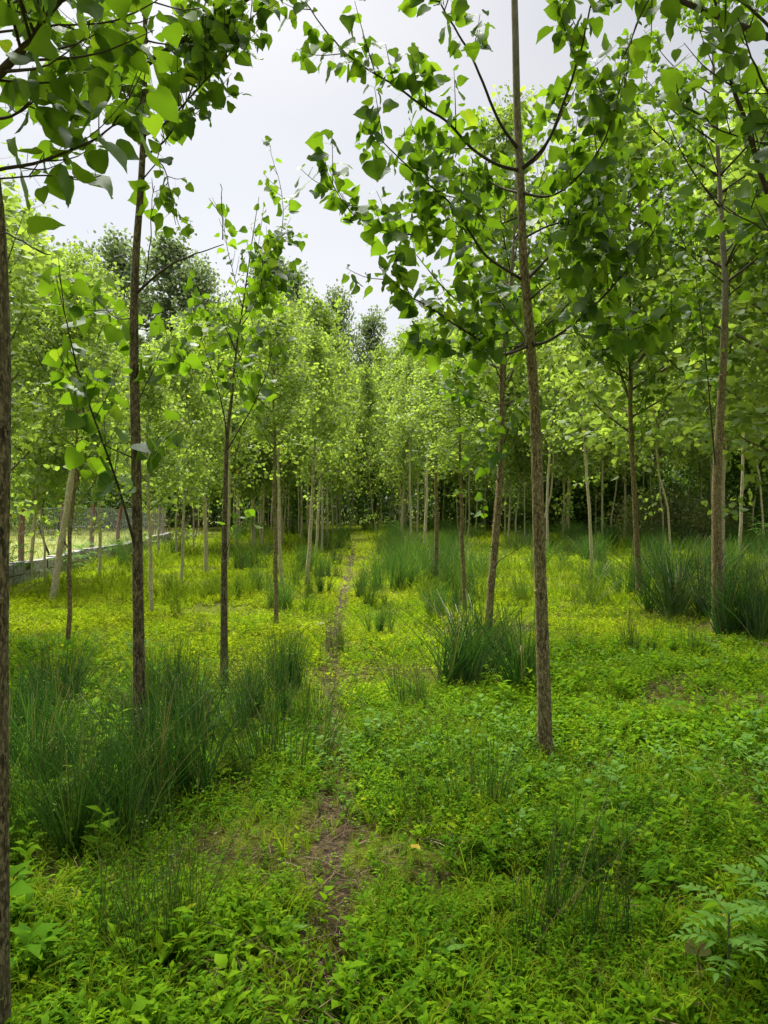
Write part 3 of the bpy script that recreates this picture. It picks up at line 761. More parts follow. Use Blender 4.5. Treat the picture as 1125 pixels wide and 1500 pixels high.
# ------------------------------------------------------------------ thicket, wood and bramble
def leaf_mass(name, boxes, mat, size, seed, label, kind='stuff', stems=True, hang=.2):
    rng = np.random.default_rng(seed); mb = MB()
    for (x0, y0, x1, y1, z0, z1, thick, n) in boxes:
        u = rng.random(n); x = x0 + (x1 - x0) * u; y = y0 + (y1 - y0) * u
        hh = z1 * (.62 + .5 * fbm(x * .55, y * .55, 1, 3))
        c = rng.integers(0, max(8, n // 40), n); cj = rng.normal(size=(max(8, n // 40), 3)) * [.5, .5, .35]
        pos = np.stack([x, y + rng.normal(size=n) * thick, z0 + (hh - z0) * rng.random(n) ** .8], -1) + cj[c] * .6
        pos[:, 2] = np.maximum(pos[:, 2], z0 + .02)
        X, Y, Z = frames(rng.normal(size=(n, 3)) + np.array([0, 0, -hang]), rng.normal(size=(n, 3)) + np.array([0, -.3, .8]))
        mb.scatter(LEAFQ[0], pos, X, Y, Z, rng.uniform(.55, 1.3, n) * size, np.clip(rng.normal(.45, .28, n), 0, 1))
        if stems:
            m = int(abs(x1 - x0) + abs(y1 - y0)) * 2
            for k in range(m):
                t = rng.random(); a = np.array([x0 + (x1 - x0) * t, y0 + (y1 - y0) * t + rng.normal() * thick, -.1]); b = a + [rng.normal() * .6, rng.normal() * .4, z1 * rng.uniform(.4, .8)]
                tube(mb, spline([a, (a + b) / 2 + rng.normal(size=3) * .15, b], 5), np.linspace(.03, .01, 5), 4, mat=1)
    o = mb.build(name, [M[mat], M['twig']]); tag(o, label, None, None, kind)
    return o


leaf_mass('undergrowth', [(-24, 62, 40, 62, .0, 5.5, 1.6, 30000), (10, 44, 36, 36, 0, 3.6, 1.0, 12000), (4, 52, 16, 44, 0, 3.0, 1.0, 6000), (-26, 54, -6, 60, 0, 4.5, 1.2, 9000), (-32, 66, 46, 66, 0, 5.5, 1.5, 22000), (8, 46, 40, 40, 0, 3.4, 1.2, 9000)],
          'thick', .24, 61, 'dark tangled undergrowth closing the back of the plantation')
for k, (px, d, zc, rx, rz, n, lb) in enumerate([(548, 51, 5.6, 2.9, 4.0, 9000, 'dark green bushy tree filling the end of the path'), (436, 50, 2.6, 1.2, 2.0, 3000, 'bright green bush in the dark gap beside the close file of stems'),
        (645, 52, 5.0, 2.6, 3.6, 7000, 'bushy green tree behind the whitest straight stem'), (830, 44, 4.6, 2.4, 3.2, 6500, 'bushy dark tree behind the bent pale poplar'), (905, 41, 4.2, 2.2, 3.0, 6000, 'bushy tree behind the bright pale poplar'),
        (1090, 38, 4.0, 2.4, 3.0, 6000, 'bushy dark tree behind the post-like cut stem'), (330, 52, 5.0, 2.8, 3.6, 7000, 'bushy green tree behind the leaning brushwood'), (60, 44, 5.0, 3.2, 3.8, 8000, 'bushy green tree beyond the meadow and its red posts')]):
    rng = np.random.default_rng(160 + k); b = P(px, HZ, d); b[2] = 0; mb = MB(); v = norm(rng.normal(size=(n, 3)))
    q = v * np.array([rx, rx * .8, rz]) * (rng.random((n, 1)) ** .45); q[:, 2] += zc; q += (rng.normal(size=(60, 3)) * [.5, .5, .4])[rng.integers(0, 60, n)]; q[:, 2] = np.maximum(q[:, 2], .5)
    X, Y, Z = frames(rng.normal(size=(n, 3)) + np.array([0, 0, -.6]), rng.normal(size=(n, 3)) + np.array([0, 0, .3]))
    mb.scatter(LEAFQ[0], q, X, Y, Z, rng.uniform(.11, .2, n), np.clip(rng.normal(.75 if k == 1 else .55, .22, n), 0, 1))
    root = empty('bushy_tree', b); tag(root, lb, 'tree', 'bushy trees along the back of the plantation'); mb.build('crown', M['thick'], root)
    t = MB(); tube(t, spline([[0, 0, -.1], [.1, 0, zc * .5], [0, 0, zc + rz * .5]], 8), np.linspace(.12, .03, 8), 8); t.build('trunk', M['barkdark'], root)
leaf_mass('forest', [(-70, 82, 75, 86, 0, 12, 2.5, 60000)], 'leaffar', .42, 62, 'distant wood behind the plantation')
leaf_mass('treeline', [(-44, 40, -14, 50, 0, 5.2, 1.6, 16000), (-40, 26, -30, 44, 0, 4.5, 1.5, 6000)], 'thick', .17, 63, 'dark line of trees beyond the fenced meadow')
for k, (px, py, d, w, h, lb) in enumerate([(985, 785, 33, 2.2, 2.3, 'straw-coloured dry bramble bush behind the thin crooked poplar'),
                                          (940, 785, 36, 1.7, 2.0, 'brownish bramble bush beside the straight pale poplar'),
                                          (1045, 785, 35, 1.6, 1.9, 'dull bramble bush behind the forked brown poplar')]):
    rng = np.random.default_rng(70 + k); b = P(px, py, d); b[2] = 0; mb = MB(); n = 3200
    v = norm(rng.normal(size=(n, 3))); v[:, 2] = np.abs(v[:, 2]); lump = 1 + .3 * np.sin(v[:, 0] * 7 + k) * np.cos(v[:, 1] * 6)
    pos = v * np.array([w, w * .7, h]) * (rng.random((n, 1)) ** .35) * lump[:, None]
    X, Y, Z = frames(rng.normal(size=(n, 3)) + np.array([0, 0, -.4]), rng.normal(size=(n, 3)) + np.array([0, 0, .6]))
    mb.scatter(LEAFQ[0], pos, X, Y, Z, rng.uniform(.06, .13, n), np.clip(rng.normal(.6, .25, n), 0, 1))
    for j in range(40):
        a = rng.normal() * w * .3; e = np.array([rng.normal() * w * .6, rng.normal() * w * .4, h * rng.uniform(.5, 1.05)])
        tube(mb, spline([[a, 0, 0], e * [.4, .4, .9], e], 6), np.linspace(.012, .005, 6), 4, mat=1)
    o = mb.build('bramble_bush', [M['bramble'], M['twigpale']]); o.location = b; tag(o, lb, 'bush', 'dry brambles by the back wood')


# ------------------------------------------------------------------ ground, path, meadow
def ground_mat():
    m, nt, out = nodes_of('soil and moss')
    n1 = noise(nt, 1.3, 8, .75); n2 = noise(nt, 34, 8, .8); n3 = noise(nt, 70, 5, .8)
    soil = ramp(nt, n2, [(.35, (.010, .007, .003)), (.5, (.042, .029, .012)), (.68, (.14, .10, .042))])
    moss = ramp(nt, n3, [(.3, (.05, .065, .006)), (.55, (.12, .15, .008)), (.75, (.20, .22, .012))])
    c = mixc(nt, ramp(nt, n1, [(.36, (0, 0, 0)), (.56, (1, 1, 1))]), soil, moss)
    pr = nt.nodes.new('ShaderNodeBsdfPrincipled'); nt.links.new(c, pr.inputs['Base Color']); pr.inputs['Roughness'].default_value = .95
    pr.inputs['Specular IOR Level'].default_value = .1
    b = nt.nodes.new('ShaderNodeBump'); b.inputs['Strength'].default_value = .9; b.inputs['Distance'].default_value = .03
    nt.links.new(n2, b.inputs['Height']); nt.links.new(b.outputs[0], pr.inputs['Normal'])
    nt.links.new(pr.outputs[0], out.inputs['Surface'])
    return m


def sheet(name, xs, ys, lift, mat, kind='structure', fx=None):
    X, Y = np.meshgrid(xs, ys)
    if fx is not None: X, Y = fx(X, Y)
    V = np.stack([X, Y, gh(X, Y) + lift], -1).reshape(-1, 3); w = len(xs); h = len(ys)
    i = (np.arange(h - 1)[:, None] * w + np.arange(w - 1)[None]).reshape(-1)
    mb = MB(); mb.add(V, [np.stack([i, i + 1, i + w + 1, i + w], -1)]); o = mb.build(name, mat); tag(o, kind=kind)
    return o


gx = np.sinh(np.linspace(-6.2, 6.2, 261)) * .95
gy = np.concatenate([np.linspace(-12, 1.5, 40)[:-1], 1.5 + np.sinh(np.linspace(0, 6.2, 220)) * .9])
sheet('ground', gx, gy, 0, ground_mat())
M['path'] = plain_mat('trodden soil', [(.36, (.010, .006, .003)), (.52, (.048, .030, .012)), (.68, (.13, .09, .038))], 34, bump=1.)


def path_fx(U, Y):
    w = .06 + (fbm(Y * 1.7, U * 2 + 4, 2, 3) - .5) * .2
    return path_x(Y) + U * w + (vnoise(Y * 3, U * 2, 1) - .5) * .06, Y


sheet('path', np.linspace(-1, 1, 7), np.linspace(1.2, 34, 330), .005, M['path'], fx=path_fx)

WALL = np.array([[-7.25, 9.0], [-7.4, 13], [-7.5, 15.7], [-7.62, 18.4], [-8.35, 25], [-9.6, 34.5]])


def wall_x(y):
    return np.interp(y, WALL[:, 1], WALL[:, 0])


M['meadowground'] = plain_mat('dry meadow', [(.3, (.10, .14, .02)), (.55, (.19, .22, .04)), (.75, (.32, .29, .09))], 5, bump=.5)
sheet('meadow', np.linspace(0, 1, 30), np.linspace(5, 48, 60), .012, M['meadowground'], fx=lambda U, Y: (wall_x(Y) - .25 - U * 34, Y))


# ------------------------------------------------------------------ block wall, fence, brushwood
def box(mb, c, ux, sz, jit=0., tint=.5, mat=0):
    ux = norm(ux); uy = np.array([-ux[1], ux[0], 0]); c = np.asarray(c, float); a, b, h = sz
    V = []
    for z in (0, h):
        for sx, sy in ((-1, -1), (1, -1), (1, 1), (-1, 1)):
            V.append(c + ux * sx * a / 2 + uy * sy * b / 2 + np.array([0, 0, z]))
    V = np.array(V) + R.normal(size=(8, 3)) * jit
    mb.add(V, [np.array([[0, 1, 5, 4], [1, 2, 6, 5], [2, 3, 7, 6], [3, 0, 4, 7], [4, 5, 6, 7]])], tint, mat)


M['block'] = plain_mat('weathered concrete block', [(.3, (.10, .105, .09)), (.5, (.28, .28, .25)), (.70, (.44, .435, .40))], 9, bump=.9)
M['moss'] = plain_mat('mossy mortar', [(.3, (.03, .035, .02)), (.7, (.08, .09, .04))], 9)
mb = MB(); seg = np.linalg.norm(np.diff(WALL, axis=0), axis=1); S = np.concatenate([[0], np.cumsum(seg)])
wp = lambda s: np.array([np.interp(s, S, WALL[:, 0]), np.interp(s, S, WALL[:, 1])])
rw = np.random.default_rng(90)
for row in range(2):
    s = .2 * row
    while s < S[-1] - .5:
        l = .42 + rw.normal() * .015; a = wp(s); b = wp(s + l); c = (a + b) / 2
        box(mb, [c[0] + rw.normal() * .008, c[1], gh(c[0], c[1]) - .04 + row * .235], [b[0] - a[0], b[1] - a[1], 0], (l - .012, .19, .226 + rw.normal() * .008), .006, rw.random())
        s += l
core = MB()
for k in range(60):
    a = wp(S[-1] * k / 60); b = wp(S[-1] * (k + 1) / 60); c = (a + b) / 2
    box(core, [c[0], c[1], gh(c[0], c[1]) - .05], [b[0] - a[0], b[1] - a[1], 0], (np.linalg.norm(b - a) + .02, .15, .44), 0, .5)
wall = empty('block_wall', (WALL[0, 0], WALL[0, 1], 0)); tag(wall, 'low grey weathered block wall under the wire fence, plants at its foot', 'wall')
o = mb.build('brick', M['block'], wall, smooth=False); o.location = (-WALL[0, 0], -WALL[0, 1], 0)
o = core.build('mortar', M['moss'], wall, smooth=False); o.location = (-WALL[0, 0], -WALL[0, 1], 0)

fence = empty('wire_fence', (WALL[0, 0] - .1, WALL[0, 1], 0)); tag(fence, 'sagging diamond wire mesh fence on rusty red posts above the block wall', 'fence')
off = np.array([WALL[0, 0] - .1, WALL[0, 1], 0])
mb = MB(); zb, zt = .44, 1.52; pitch = .12; rr = .0022
lenS = S[-1] - .2
def fp(s, z):
    q = wp(np.clip(s, 0, S[-1])); return np.array([q[0] - .13, q[1], z + gh(q[0], q[1])])
hh = zt - zb
for sgn in (1, -1):
    s0 = np.arange(-hh, lenS + hh, pitch)
    for s in s0:
        a, b = (s, s + sgn * hh * .62)
        if min(a, b) < 0 or max(a, b) > lenS: continue
        n = 3
        pts = np.array([fp(a + (b - a) * t, zb + hh * t) for t in np.linspace(0, 1, n)])
        pts[1, 0] += rw.normal() * .01
        tube(mb, pts - off, rr, 3)
for z in (zb, 1.0, zt):
    tube(mb, np.array([fp(s, z + rw.normal() * .01) for s in np.linspace(0, lenS, 60)]) - off, .0028, 4)
mb.build('wire_mesh', M['wire'], fence, smooth=False)
for px, y0 in ((-60, 12.8), (51, 16.4), (104, 18.9), (135.5, 21.5), (169, 24.6), (203, 28.2), (226, 31), (246, 33.8)):
    x0 = wall_x(y0) - .02; mb = MB(); z0 = gh(x0, y0)
    q = np.array([[x0 - .02, y0, z0 + .30], [x0 - .02, y0, z0 + 1.0], [x0 + rw.normal() * .05, y0, z0 + 1.62]]); q[:, 0] -= .16
    tube(mb, q - off, [.062, .06, .055], 6); mb.build('post', M['redpost'], fence, smooth=False)

rb = np.random.default_rng(95)
for k in range(22):
    x = rb.uniform(-10.8, -8.6); y = 36 + rb.normal() * .8; b = np.array([x, y, gh(x, y) - .03]); l = rb.uniform(1.2, 2.2)
    e = np.array([rb.uniform(-.2, .9) * l * .5, rb.normal() * .2, l * .85]); mb = MB()
    tube(mb, spline([[0, 0, 0], e * .5 + rb.normal(size=3) * .05, e], 6), np.linspace(.024, .008, 6), 5)
    o = mb.build('dead_branch', M['twigpale']); o.location = b
    tag(o, 'bare grey-brown stick leaning in the brushwood heap at the end of the wall', 'branch', 'brushwood sticks leaned at the far end of the wall')
for k, (pts, d, r, lb) in enumerate([([(72, 813), (63, 790), (58, 772)], 16.6, .025, 'dark slanting stick propped against the wall by the first red post'),
                                     ([(101, 805), (92, 790), (83, 768)], 13.9, .014, 'thin dark twig slanting across the slim dark-stemmed poplar'),
                                     ([(26, 872), (50, 856), (72, 850)], 14.0, .010, 'long pale fallen twig lying in the grass before the wall')]):
    q = np.array([P(x, y, d) for x, y in pts]); b = q[0].copy(); mb = MB(); tube(mb, spline(q - b, 8), np.linspace(r, r * .5, 8), 6)
    o = mb.build('dead_branch', M['twig'] if k < 2 else M['twigpale']); o.location = b; tag(o, lb, 'branch')


# ------------------------------------------------------------------ herbs, grass and carpet
def join(parts):
    """[(V, faces, dt)] -> one template."""
    V = []; fs = {3: [], 4: []}; dt = []; n = 0
    for v, f, t in parts:
        V.append(v); dt.append(t)
        for a in f:
            a = np.asarray(a)
            fs[a.shape[1]].append(a + n)
        n += len(v)
    return np.concatenate(V), [np.concatenate(x) for x in fs.values() if x], np.concatenate(dt)


def place(tpl, pos, axis, nrm, s, dt=0.):
    X, Y, Z = frames(np.array([axis], float), np.array([nrm], float)); V = tpl[0]
    return (V[:, :1] * X + V[:, 1:2] * Y + V[:, 2:3] * Z) * s + np.asarray(pos), tpl[1], tpl[2] + dt


def ribbon(p, w, t0=0., t1=0.):
    p = np.asarray(p, float); n = len(p); T = norm(np.gradient(p, axis=0)); side = norm(np.cross(T, np.array([.3, .9, .2]))) * np.linspace(w, w * .35, n)[:, None]
    V = np.stack([p - side, p + side], 1).reshape(-1, 3); i = np.arange(n - 1) * 2
    return V, [np.stack([i, i + 1, i + 3, i + 2], -1)], np.repeat(np.linspace(t0, t1, n), 2)


def shoot(rng, h=.1, leaves=7, ll=.042, w=.15, up=.45):
    lean = rng.normal(size=2) * .25 * h; st = spline([[0, 0, -.01], [lean[0] * .4, lean[1] * .4, h * .55], [lean[0], lean[1], h]], 4)
    parts = [ribbon(st, .0012, -.1, 0)]
    for k in range(leaves):
        u = .25 + .75 * (k + .5) / leaves; z = np.array([np.interp(u, np.linspace(0, 1, 4), st[:, j]) for j in range(3)])
        a = k * 2.2 + rng.normal() * .4; e = up * (.3 + 1.1 * u) + rng.normal() * .2
        ax = np.array([math.cos(a), math.sin(a), e]); nr = np.array([-math.cos(a) * .5, -math.sin(a) * .5, 1])
        parts.append(place(leaf_lance(w * rng.uniform(.8, 1.25), .03, rng.uniform(.2, .55)), z, ax, nr, ll * rng.uniform(.65, 1.2) * (1.1 - .45 * u), rng.normal() * .05 + .12 * u - .06))
    return join(parts)


def tuft(rng, n=9, h=.12, w=.002, seg=3):
    parts = []
    for k in range(n):
        a = rng.uniform(0, 6.28); l = h * rng.uniform(.5, 1.15); o = rng.uniform(.15, .75) * l; c = np.array([math.cos(a), math.sin(a), 0]); r = c * rng.random() * .02
        parts.append(ribbon(spline([r, r + c * o * .35 + np.array([0, 0, l * .65]), r + c * o + np.array([0, 0, l * .9])], seg + 1), w * rng.uniform(.7, 1.3), -.15, .12 + rng.normal() * .06))
    return join(parts)


rt = np.random.default_rng(200)
T_HERB = [shoot(rt, rt.uniform(.06, .13), int(rt.integers(7, 11)), rt.uniform(.032, .05), .15) for _ in range(8)]
T_BROAD = [shoot(rt, rt.uniform(.06, .12), int(rt.integers(5, 8)), rt.uniform(.045, .065), .25, .3) for _ in range(6)]
T_BIG = [shoot(rt, rt.uniform(.14, .24), int(rt.integers(7, 10)), rt.uniform(.07, .1), .2, .35) for _ in range(5)]
T_GRASS = [tuft(rt, 8, .13, .0017) for _ in range(5)]
T_CARP = [shoot(rt, rt.uniform(.03, .055), 5, .028, .3, .35) for _ in range(6)]
T_FARG = [tuft(rt, 7, .28, .0035, 2) for _ in range(4)]


def cover(name, n, yr, tpls, mat, size, dens, tint, label, margin=.6, seed=1, pw=1.0, tilt=.15):
    """Scatter plants over the part of the ground that the view takes in (a trapezium), thinned by dens(x, y) in 0..1."""
    rng = np.random.default_rng(seed); y0, y1 = yr
    u = rng.random(n); y = (y0 ** (2 - pw) + u * (y1 ** (2 - pw) - y0 ** (2 - pw))) ** (1 / (2 - pw)) if pw != 2 else y0 * (y1 / y0) ** u
    x = (rng.random(n) * 2 - 1) * (y * .56 + margin)
    keep = rng.random(n) < dens(x, y); x = x[keep]; y = y[keep]; n = len(x)
    pos = np.stack([x, y, gh(x, y)], -1); a = rng.uniform(0, 6.28, n)
    Z = norm(np.stack([rng.normal(size=n) * tilt, rng.normal(size=n) * tilt, np.ones(n)], -1))
    X = norm(np.cross(np.stack([np.cos(a), np.sin(a), 0 * a], -1), Z)); Y = np.cross(Z, X)
    s = size * np.clip(rng.normal(1, .28, n), .4, 1.9) * (.45 + 1.1 * fbm(x * 1.5, y * 1.5, 3, 3))
    t = np.clip(tint(x, y) + rng.normal(size=n) * .12, 0, 1)
    w = rng.integers(0, len(tpls), n); mb = MB()
    for k, tp in enumerate(tpls):
        m = w == k; mb.scatter(tp, pos[m], X[m], Y[m], Z[m], s[m], t[m])
    o = mb.build(name, M[mat]); tag(o, label, None, None, 'stuff')
    return n


def bare(x, y):
    """0 on the path and on bare spots, 1 in full growth."""
    w = np.abs(x - path_x(y)) / (.07 + .13 * (fbm(x * 2.1, y * 2.1, 2, 2)))
    p = np.clip(w - .35, .16, 1)
    b = np.clip((fbm(x * 1.15 + 5, y * 1.15, 0, 3) - .27) * 5, .2, 1)
    return p * b


inside = lambda x, y: (x > wall_x(y) + .15)
z1 = lambda x, y: fbm(x * .7, y * .7, 1, 2)
z2 = lambda x, y: fbm(x * .5 + 9, y * .5, 3, 2)
ramp01 = lambda v, a, b: np.clip((v - a) / (b - a), 0, 1)
# near ground: mixed herbs; the leafy green kinds stand in drifts between browner, thinner places
cover('low_herb_foliage', 46000, (1.7, 9.0), T_HERB, 'herb', 1.0, lambda x, y: bare(x, y) * inside(x, y) * np.clip(.25 + 1.4 * z1(x, y), 0, 1) * (1 - .85 * ramp01(y - .9 * np.maximum(x - .3, 0), 5.6, 7.4)), lambda x, y: .22 + .5 * z2(x, y), 'narrow-leaved green herbs covering the ground', seed=301, pw=1.2)
cover('broad_herb_foliage', 16000, (1.7, 8.5), T_BROAD, 'herb', 1.0, lambda x, y: bare(x, y) * inside(x, y) * ramp01(z2(x, y), .38, .62), lambda x, y: .30 + .35 * z1(x, y), 'broad-leaved fresh green herbs in drifts', seed=302, pw=1.2)
cover('tall_weed_foliage', 1500, (2.5, 7.0), T_BIG, 'herb', 1.0, lambda x, y: bare(x, y) * inside(x, y) * ramp01(np.abs(x + .25), .5, 1.5) * ramp01(z1(x + 20, y), .45, .65), lambda x, y: .35 + .3 * z2(x, y), 'knee-low leafy weeds standing above the herbs', seed=303, pw=1.3)
cover('grass', 14000, (1.7, 12.0), T_GRASS, 'grass', 1.0, lambda x, y: (.25 + .75 * bare(x, y)) * inside(x, y), lambda x, y: .20 + .45 * z1(x, y), 'short grass among the herbs', seed=304, pw=1.2)
T_ROUND = [shoot(rt, rt.uniform(.05, .10), 6, .03, .42, .2) for _ in range(4)]
T_FEATH = [shoot(rt, rt.uniform(.08, .16), 22, .035, .035, .5) for _ in range(4)]
cover('pale_herb_foliage', 5200, (3.0, 9.0), T_BROAD, 'dock', 1.05, lambda x, y: np.maximum(np.exp(-((x - 1.15) / .8) ** 2 - ((y - 4.9) / .8) ** 2), .8 * ramp01(fbm(x * .8 + 31, y * .8, 1, 2), .58, .66)), lambda x, y: .35 + .3 * z2(x, y), 'pale blue-green herbs around the biggest brown trunk', seed=313, pw=1.2)
cover('round_herb_foliage', 9000, (1.7, 7.0), T_ROUND, 'herb', 1.0, lambda x, y: bare(x, y) * ramp01(fbm(x * 1.1 + 17, y * 1.1, 2, 2), .52, .62), lambda x, y: .5 + .35 * z1(x, y), 'small round-leaved creeping herbs', seed=314, pw=1.3)
cover('feathery_foliage', 2600, (1.8, 7.5), T_FEATH, 'grass', 1.1, lambda x, y: bare(x, y) * ramp01(fbm(x * 1.3 + 51, y * 1.3, 0, 2), .58, .66), lambda x, y: .45 + .2 * z1(x, y), 'fine feathery bright green plants in small patches', seed=315, pw=1.3)
cover('carpet_foliage', 120000, (6.0, 22.0), T_CARP, 'carpet', 1.25, lambda x, y: np.clip(bare(x, y) * 1.2, .12, 1) * inside(x, y) * ramp01(y + (z1(x, y) - .5) * 4 - .45 * x * (x > 0), 5.4, 7.6), lambda x, y: .28 + .62 * z2(x * 1.7, y * 1.7), 'low yellow-green leafy carpet between the tree rows', seed=305, pw=1.0)
cover('mid_herb_foliage', 26000, (7.5, 16.0), T_HERB, 'herb', 1.05, lambda x, y: bare(x, y) * inside(x, y) * ramp01(z1(x * 1.4, y * 1.4) + .05 * x - .03 * (y - 9), .45, .72), lambda x, y: .45 + .4 * z2(x, y), 'green herbs in drifts through the carpet', seed=306, pw=1.1)
cover('far_carpet_foliage', 60000, (20.0, 62.0), T_CARP, 'carpet', 2.4, lambda x, y: inside(x, y) * np.clip(.3 + bare(x, y), 0, 1), lambda x, y: .25 + .55 * z2(x, y), 'distant yellow-green ground cover', seed=307, pw=1.1, margin=1)
cover('far_grass', 30000, (12.0, 60.0), T_FARG, 'grass', 1.1, lambda x, y: inside(x, y) * ramp01(np.abs(x - path_x(y)), .5, 1.2) * ramp01(z1(x, y), .38, .6), lambda x, y: .2 + .4 * z2(x, y), 'green grass among the far rows', seed=308, pw=1.2, margin=1)
T_LIT = []
for _k in range(5):
    pp = []
    for _j in range(7):
        c_ = np.append(rt.normal(size=2) * .05, .008 + rt.random() * .02); a_ = rt.uniform(0, 6.28); l_ = rt.uniform(.03, .11); v_ = np.array([math.cos(a_), math.sin(a_), rt.normal() * .25]) * l_
        pp.append(ribbon(spline([c_ - v_, c_ + [0, 0, .012], c_ + v_], 4), .0014, rt.normal() * .2, rt.normal() * .2))
    T_LIT.append(join(pp))
cover('dead_grass', 13000, (1.7, 11.0), T_LIT, 'straw', 1.0, lambda x, y: inside(x, y) * np.clip(1.25 - bare(x, y), .25, 1), lambda x, y: .28 + .4 * z1(x * 2, y * 2), 'brown dead stems and litter between the herbs', seed=310, pw=1.3)
cover('path_grass', 3600, (1.7, 26.0), T_GRASS, 'grass', .55, lambda x, y: np.exp(-((x - path_x(y)) / .3) ** 2), lambda x, y: .45 + .5 * z1(x * 3, y * 3), 'short worn grass and moss along the path', seed=311, pw=1.5, margin=.3)
cover('path_herb_foliage', 9000, (1.7, 14.0), T_CARP, 'herb', 1.0, lambda x, y: .85 * np.exp(-((x - path_x(y)) / .3) ** 2) * ramp01(fbm(x * 4, y * 4, 1, 2), .35, .55), lambda x, y: .35 + .4 * z2(x * 2, y * 2), 'tiny herbs creeping over the path edges', seed=312, pw=1.4)
cover('meadow_grass', 16000, (9.0, 47.0), T_FARG, 'meadow', .9, lambda x, y: (x < wall_x(y) - .4) * 1., lambda x, y: .3 + .5 * z2(x, y), 'pale dry meadow grass beyond the fence', seed=309, pw=.6, margin=3)


# ------------------------------------------------------------------ rushes
def rush_mesh(n, h, spread, seed, w=.0022, dead=.08, seeds=0, seg=4, dk='rush'):
    rng = np.random.default_rng(seed); mb = MB(); sd = MB()
    hubs = rng.normal(size=(6, 2)) * spread * .26; hd = rng.uniform(0, 6.28, 6)
    for k in range(int(n * 1.22)):
        low = k >= n                                  # bent and broken dead stems round the base
        hb = rng.integers(0, 6); a = hd[hb] + rng.normal() * 1.0
        l = h * (rng.uniform(.2, .5) if low else rng.uniform(.5, 1.1)); o = spread * (.10 + .95 * rng.random() ** 1.6) * l / h
        if low: o = l * rng.uniform(.6, 1.1); a = rng.uniform(0, 6.28)
        b = np.append(hubs[hb] + rng.normal(size=2) * .03, -.03); c2 = np.array([math.cos(a), math.sin(a), 0])
        rise = l * (.25 if low else (1 - .14 * (o / l) ** 2))
        p = spline([b, b + c2 * o * .42 + np.array([0, 0, (rise * .9 if low else l * .52)]), b + c2 * o + np.array([0, 0, rise])], seg + 1)
        if not low and rng.random() < .05: p[-1] = p[-2] + c2 * .09 + np.array([0, 0, -.05])
        tn = 1.0 if low or rng.random() < dead else np.clip(rng.normal(.38, .27), 0, .88)
        V, f, dt = ribbon(p, w * rng.uniform(.75, 1.3)); mb.add(V, f, tn)
        if seeds and not low and rng.random() < seeds:
            q = p[-2] * .35 + p[-1] * .65; m = 7
            pos = q + rng.normal(size=(m, 3)) * [.010, .010, .016]
            X, Y, Z = frames(rng.normal(size=(m, 3)) + [0, 0, .6], rng.normal(size=(m, 3)))
            sd.scatter(LEAFQ[0], pos, X * .5, Y, Z, rng.uniform(.005, .010, m), rng.random(m))
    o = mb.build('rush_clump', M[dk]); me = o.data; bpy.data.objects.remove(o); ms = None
    if sd.V:
        o = sd.build('blossom', M['seed']); ms = o.data; bpy.data.objects.remove(o)
    return me, ms, h


RD = [rush_mesh(430, .85, .62, 401, w=.0034, seeds=.12), rush_mesh(380, .8, .72, 402, w=.0034, seeds=.10), rush_mesh(330, .8, .56, 403, w=.0034, seeds=.08)]       # dense
RS = [rush_mesh(130, .7, .40, 411, dead=.15, seeds=.1), rush_mesh(100, .7, .36, 412, dead=.2)]                                       # sparse
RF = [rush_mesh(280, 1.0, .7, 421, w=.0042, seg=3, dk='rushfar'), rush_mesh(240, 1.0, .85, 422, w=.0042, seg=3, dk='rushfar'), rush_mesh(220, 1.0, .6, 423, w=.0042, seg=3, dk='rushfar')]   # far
NR = [0]


def rush(label, px, py, h, kind='D', wide=1., group=None, x=None, y=None):
    NR[0] += 1; k = NR[0]
    d = depth(py) if y is None else y; X = (px - CX) / F * d if x is None else x
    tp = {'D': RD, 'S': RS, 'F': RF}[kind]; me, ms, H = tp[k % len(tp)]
    o = bpy.data.objects.new('rush_clump', me); COL.objects.link(o)
    o.location = (X, d, float(gh(X, d))); o.rotation_euler = (0, 0, k * 1.9); s = h / H; o.scale = (s * wide, s * wide, s)
    tag(o, label, 'rush', group)
    if ms is not None:
        c = bpy.data.objects.new('blossom', ms); COL.objects.link(c); c.parent = o
    return o


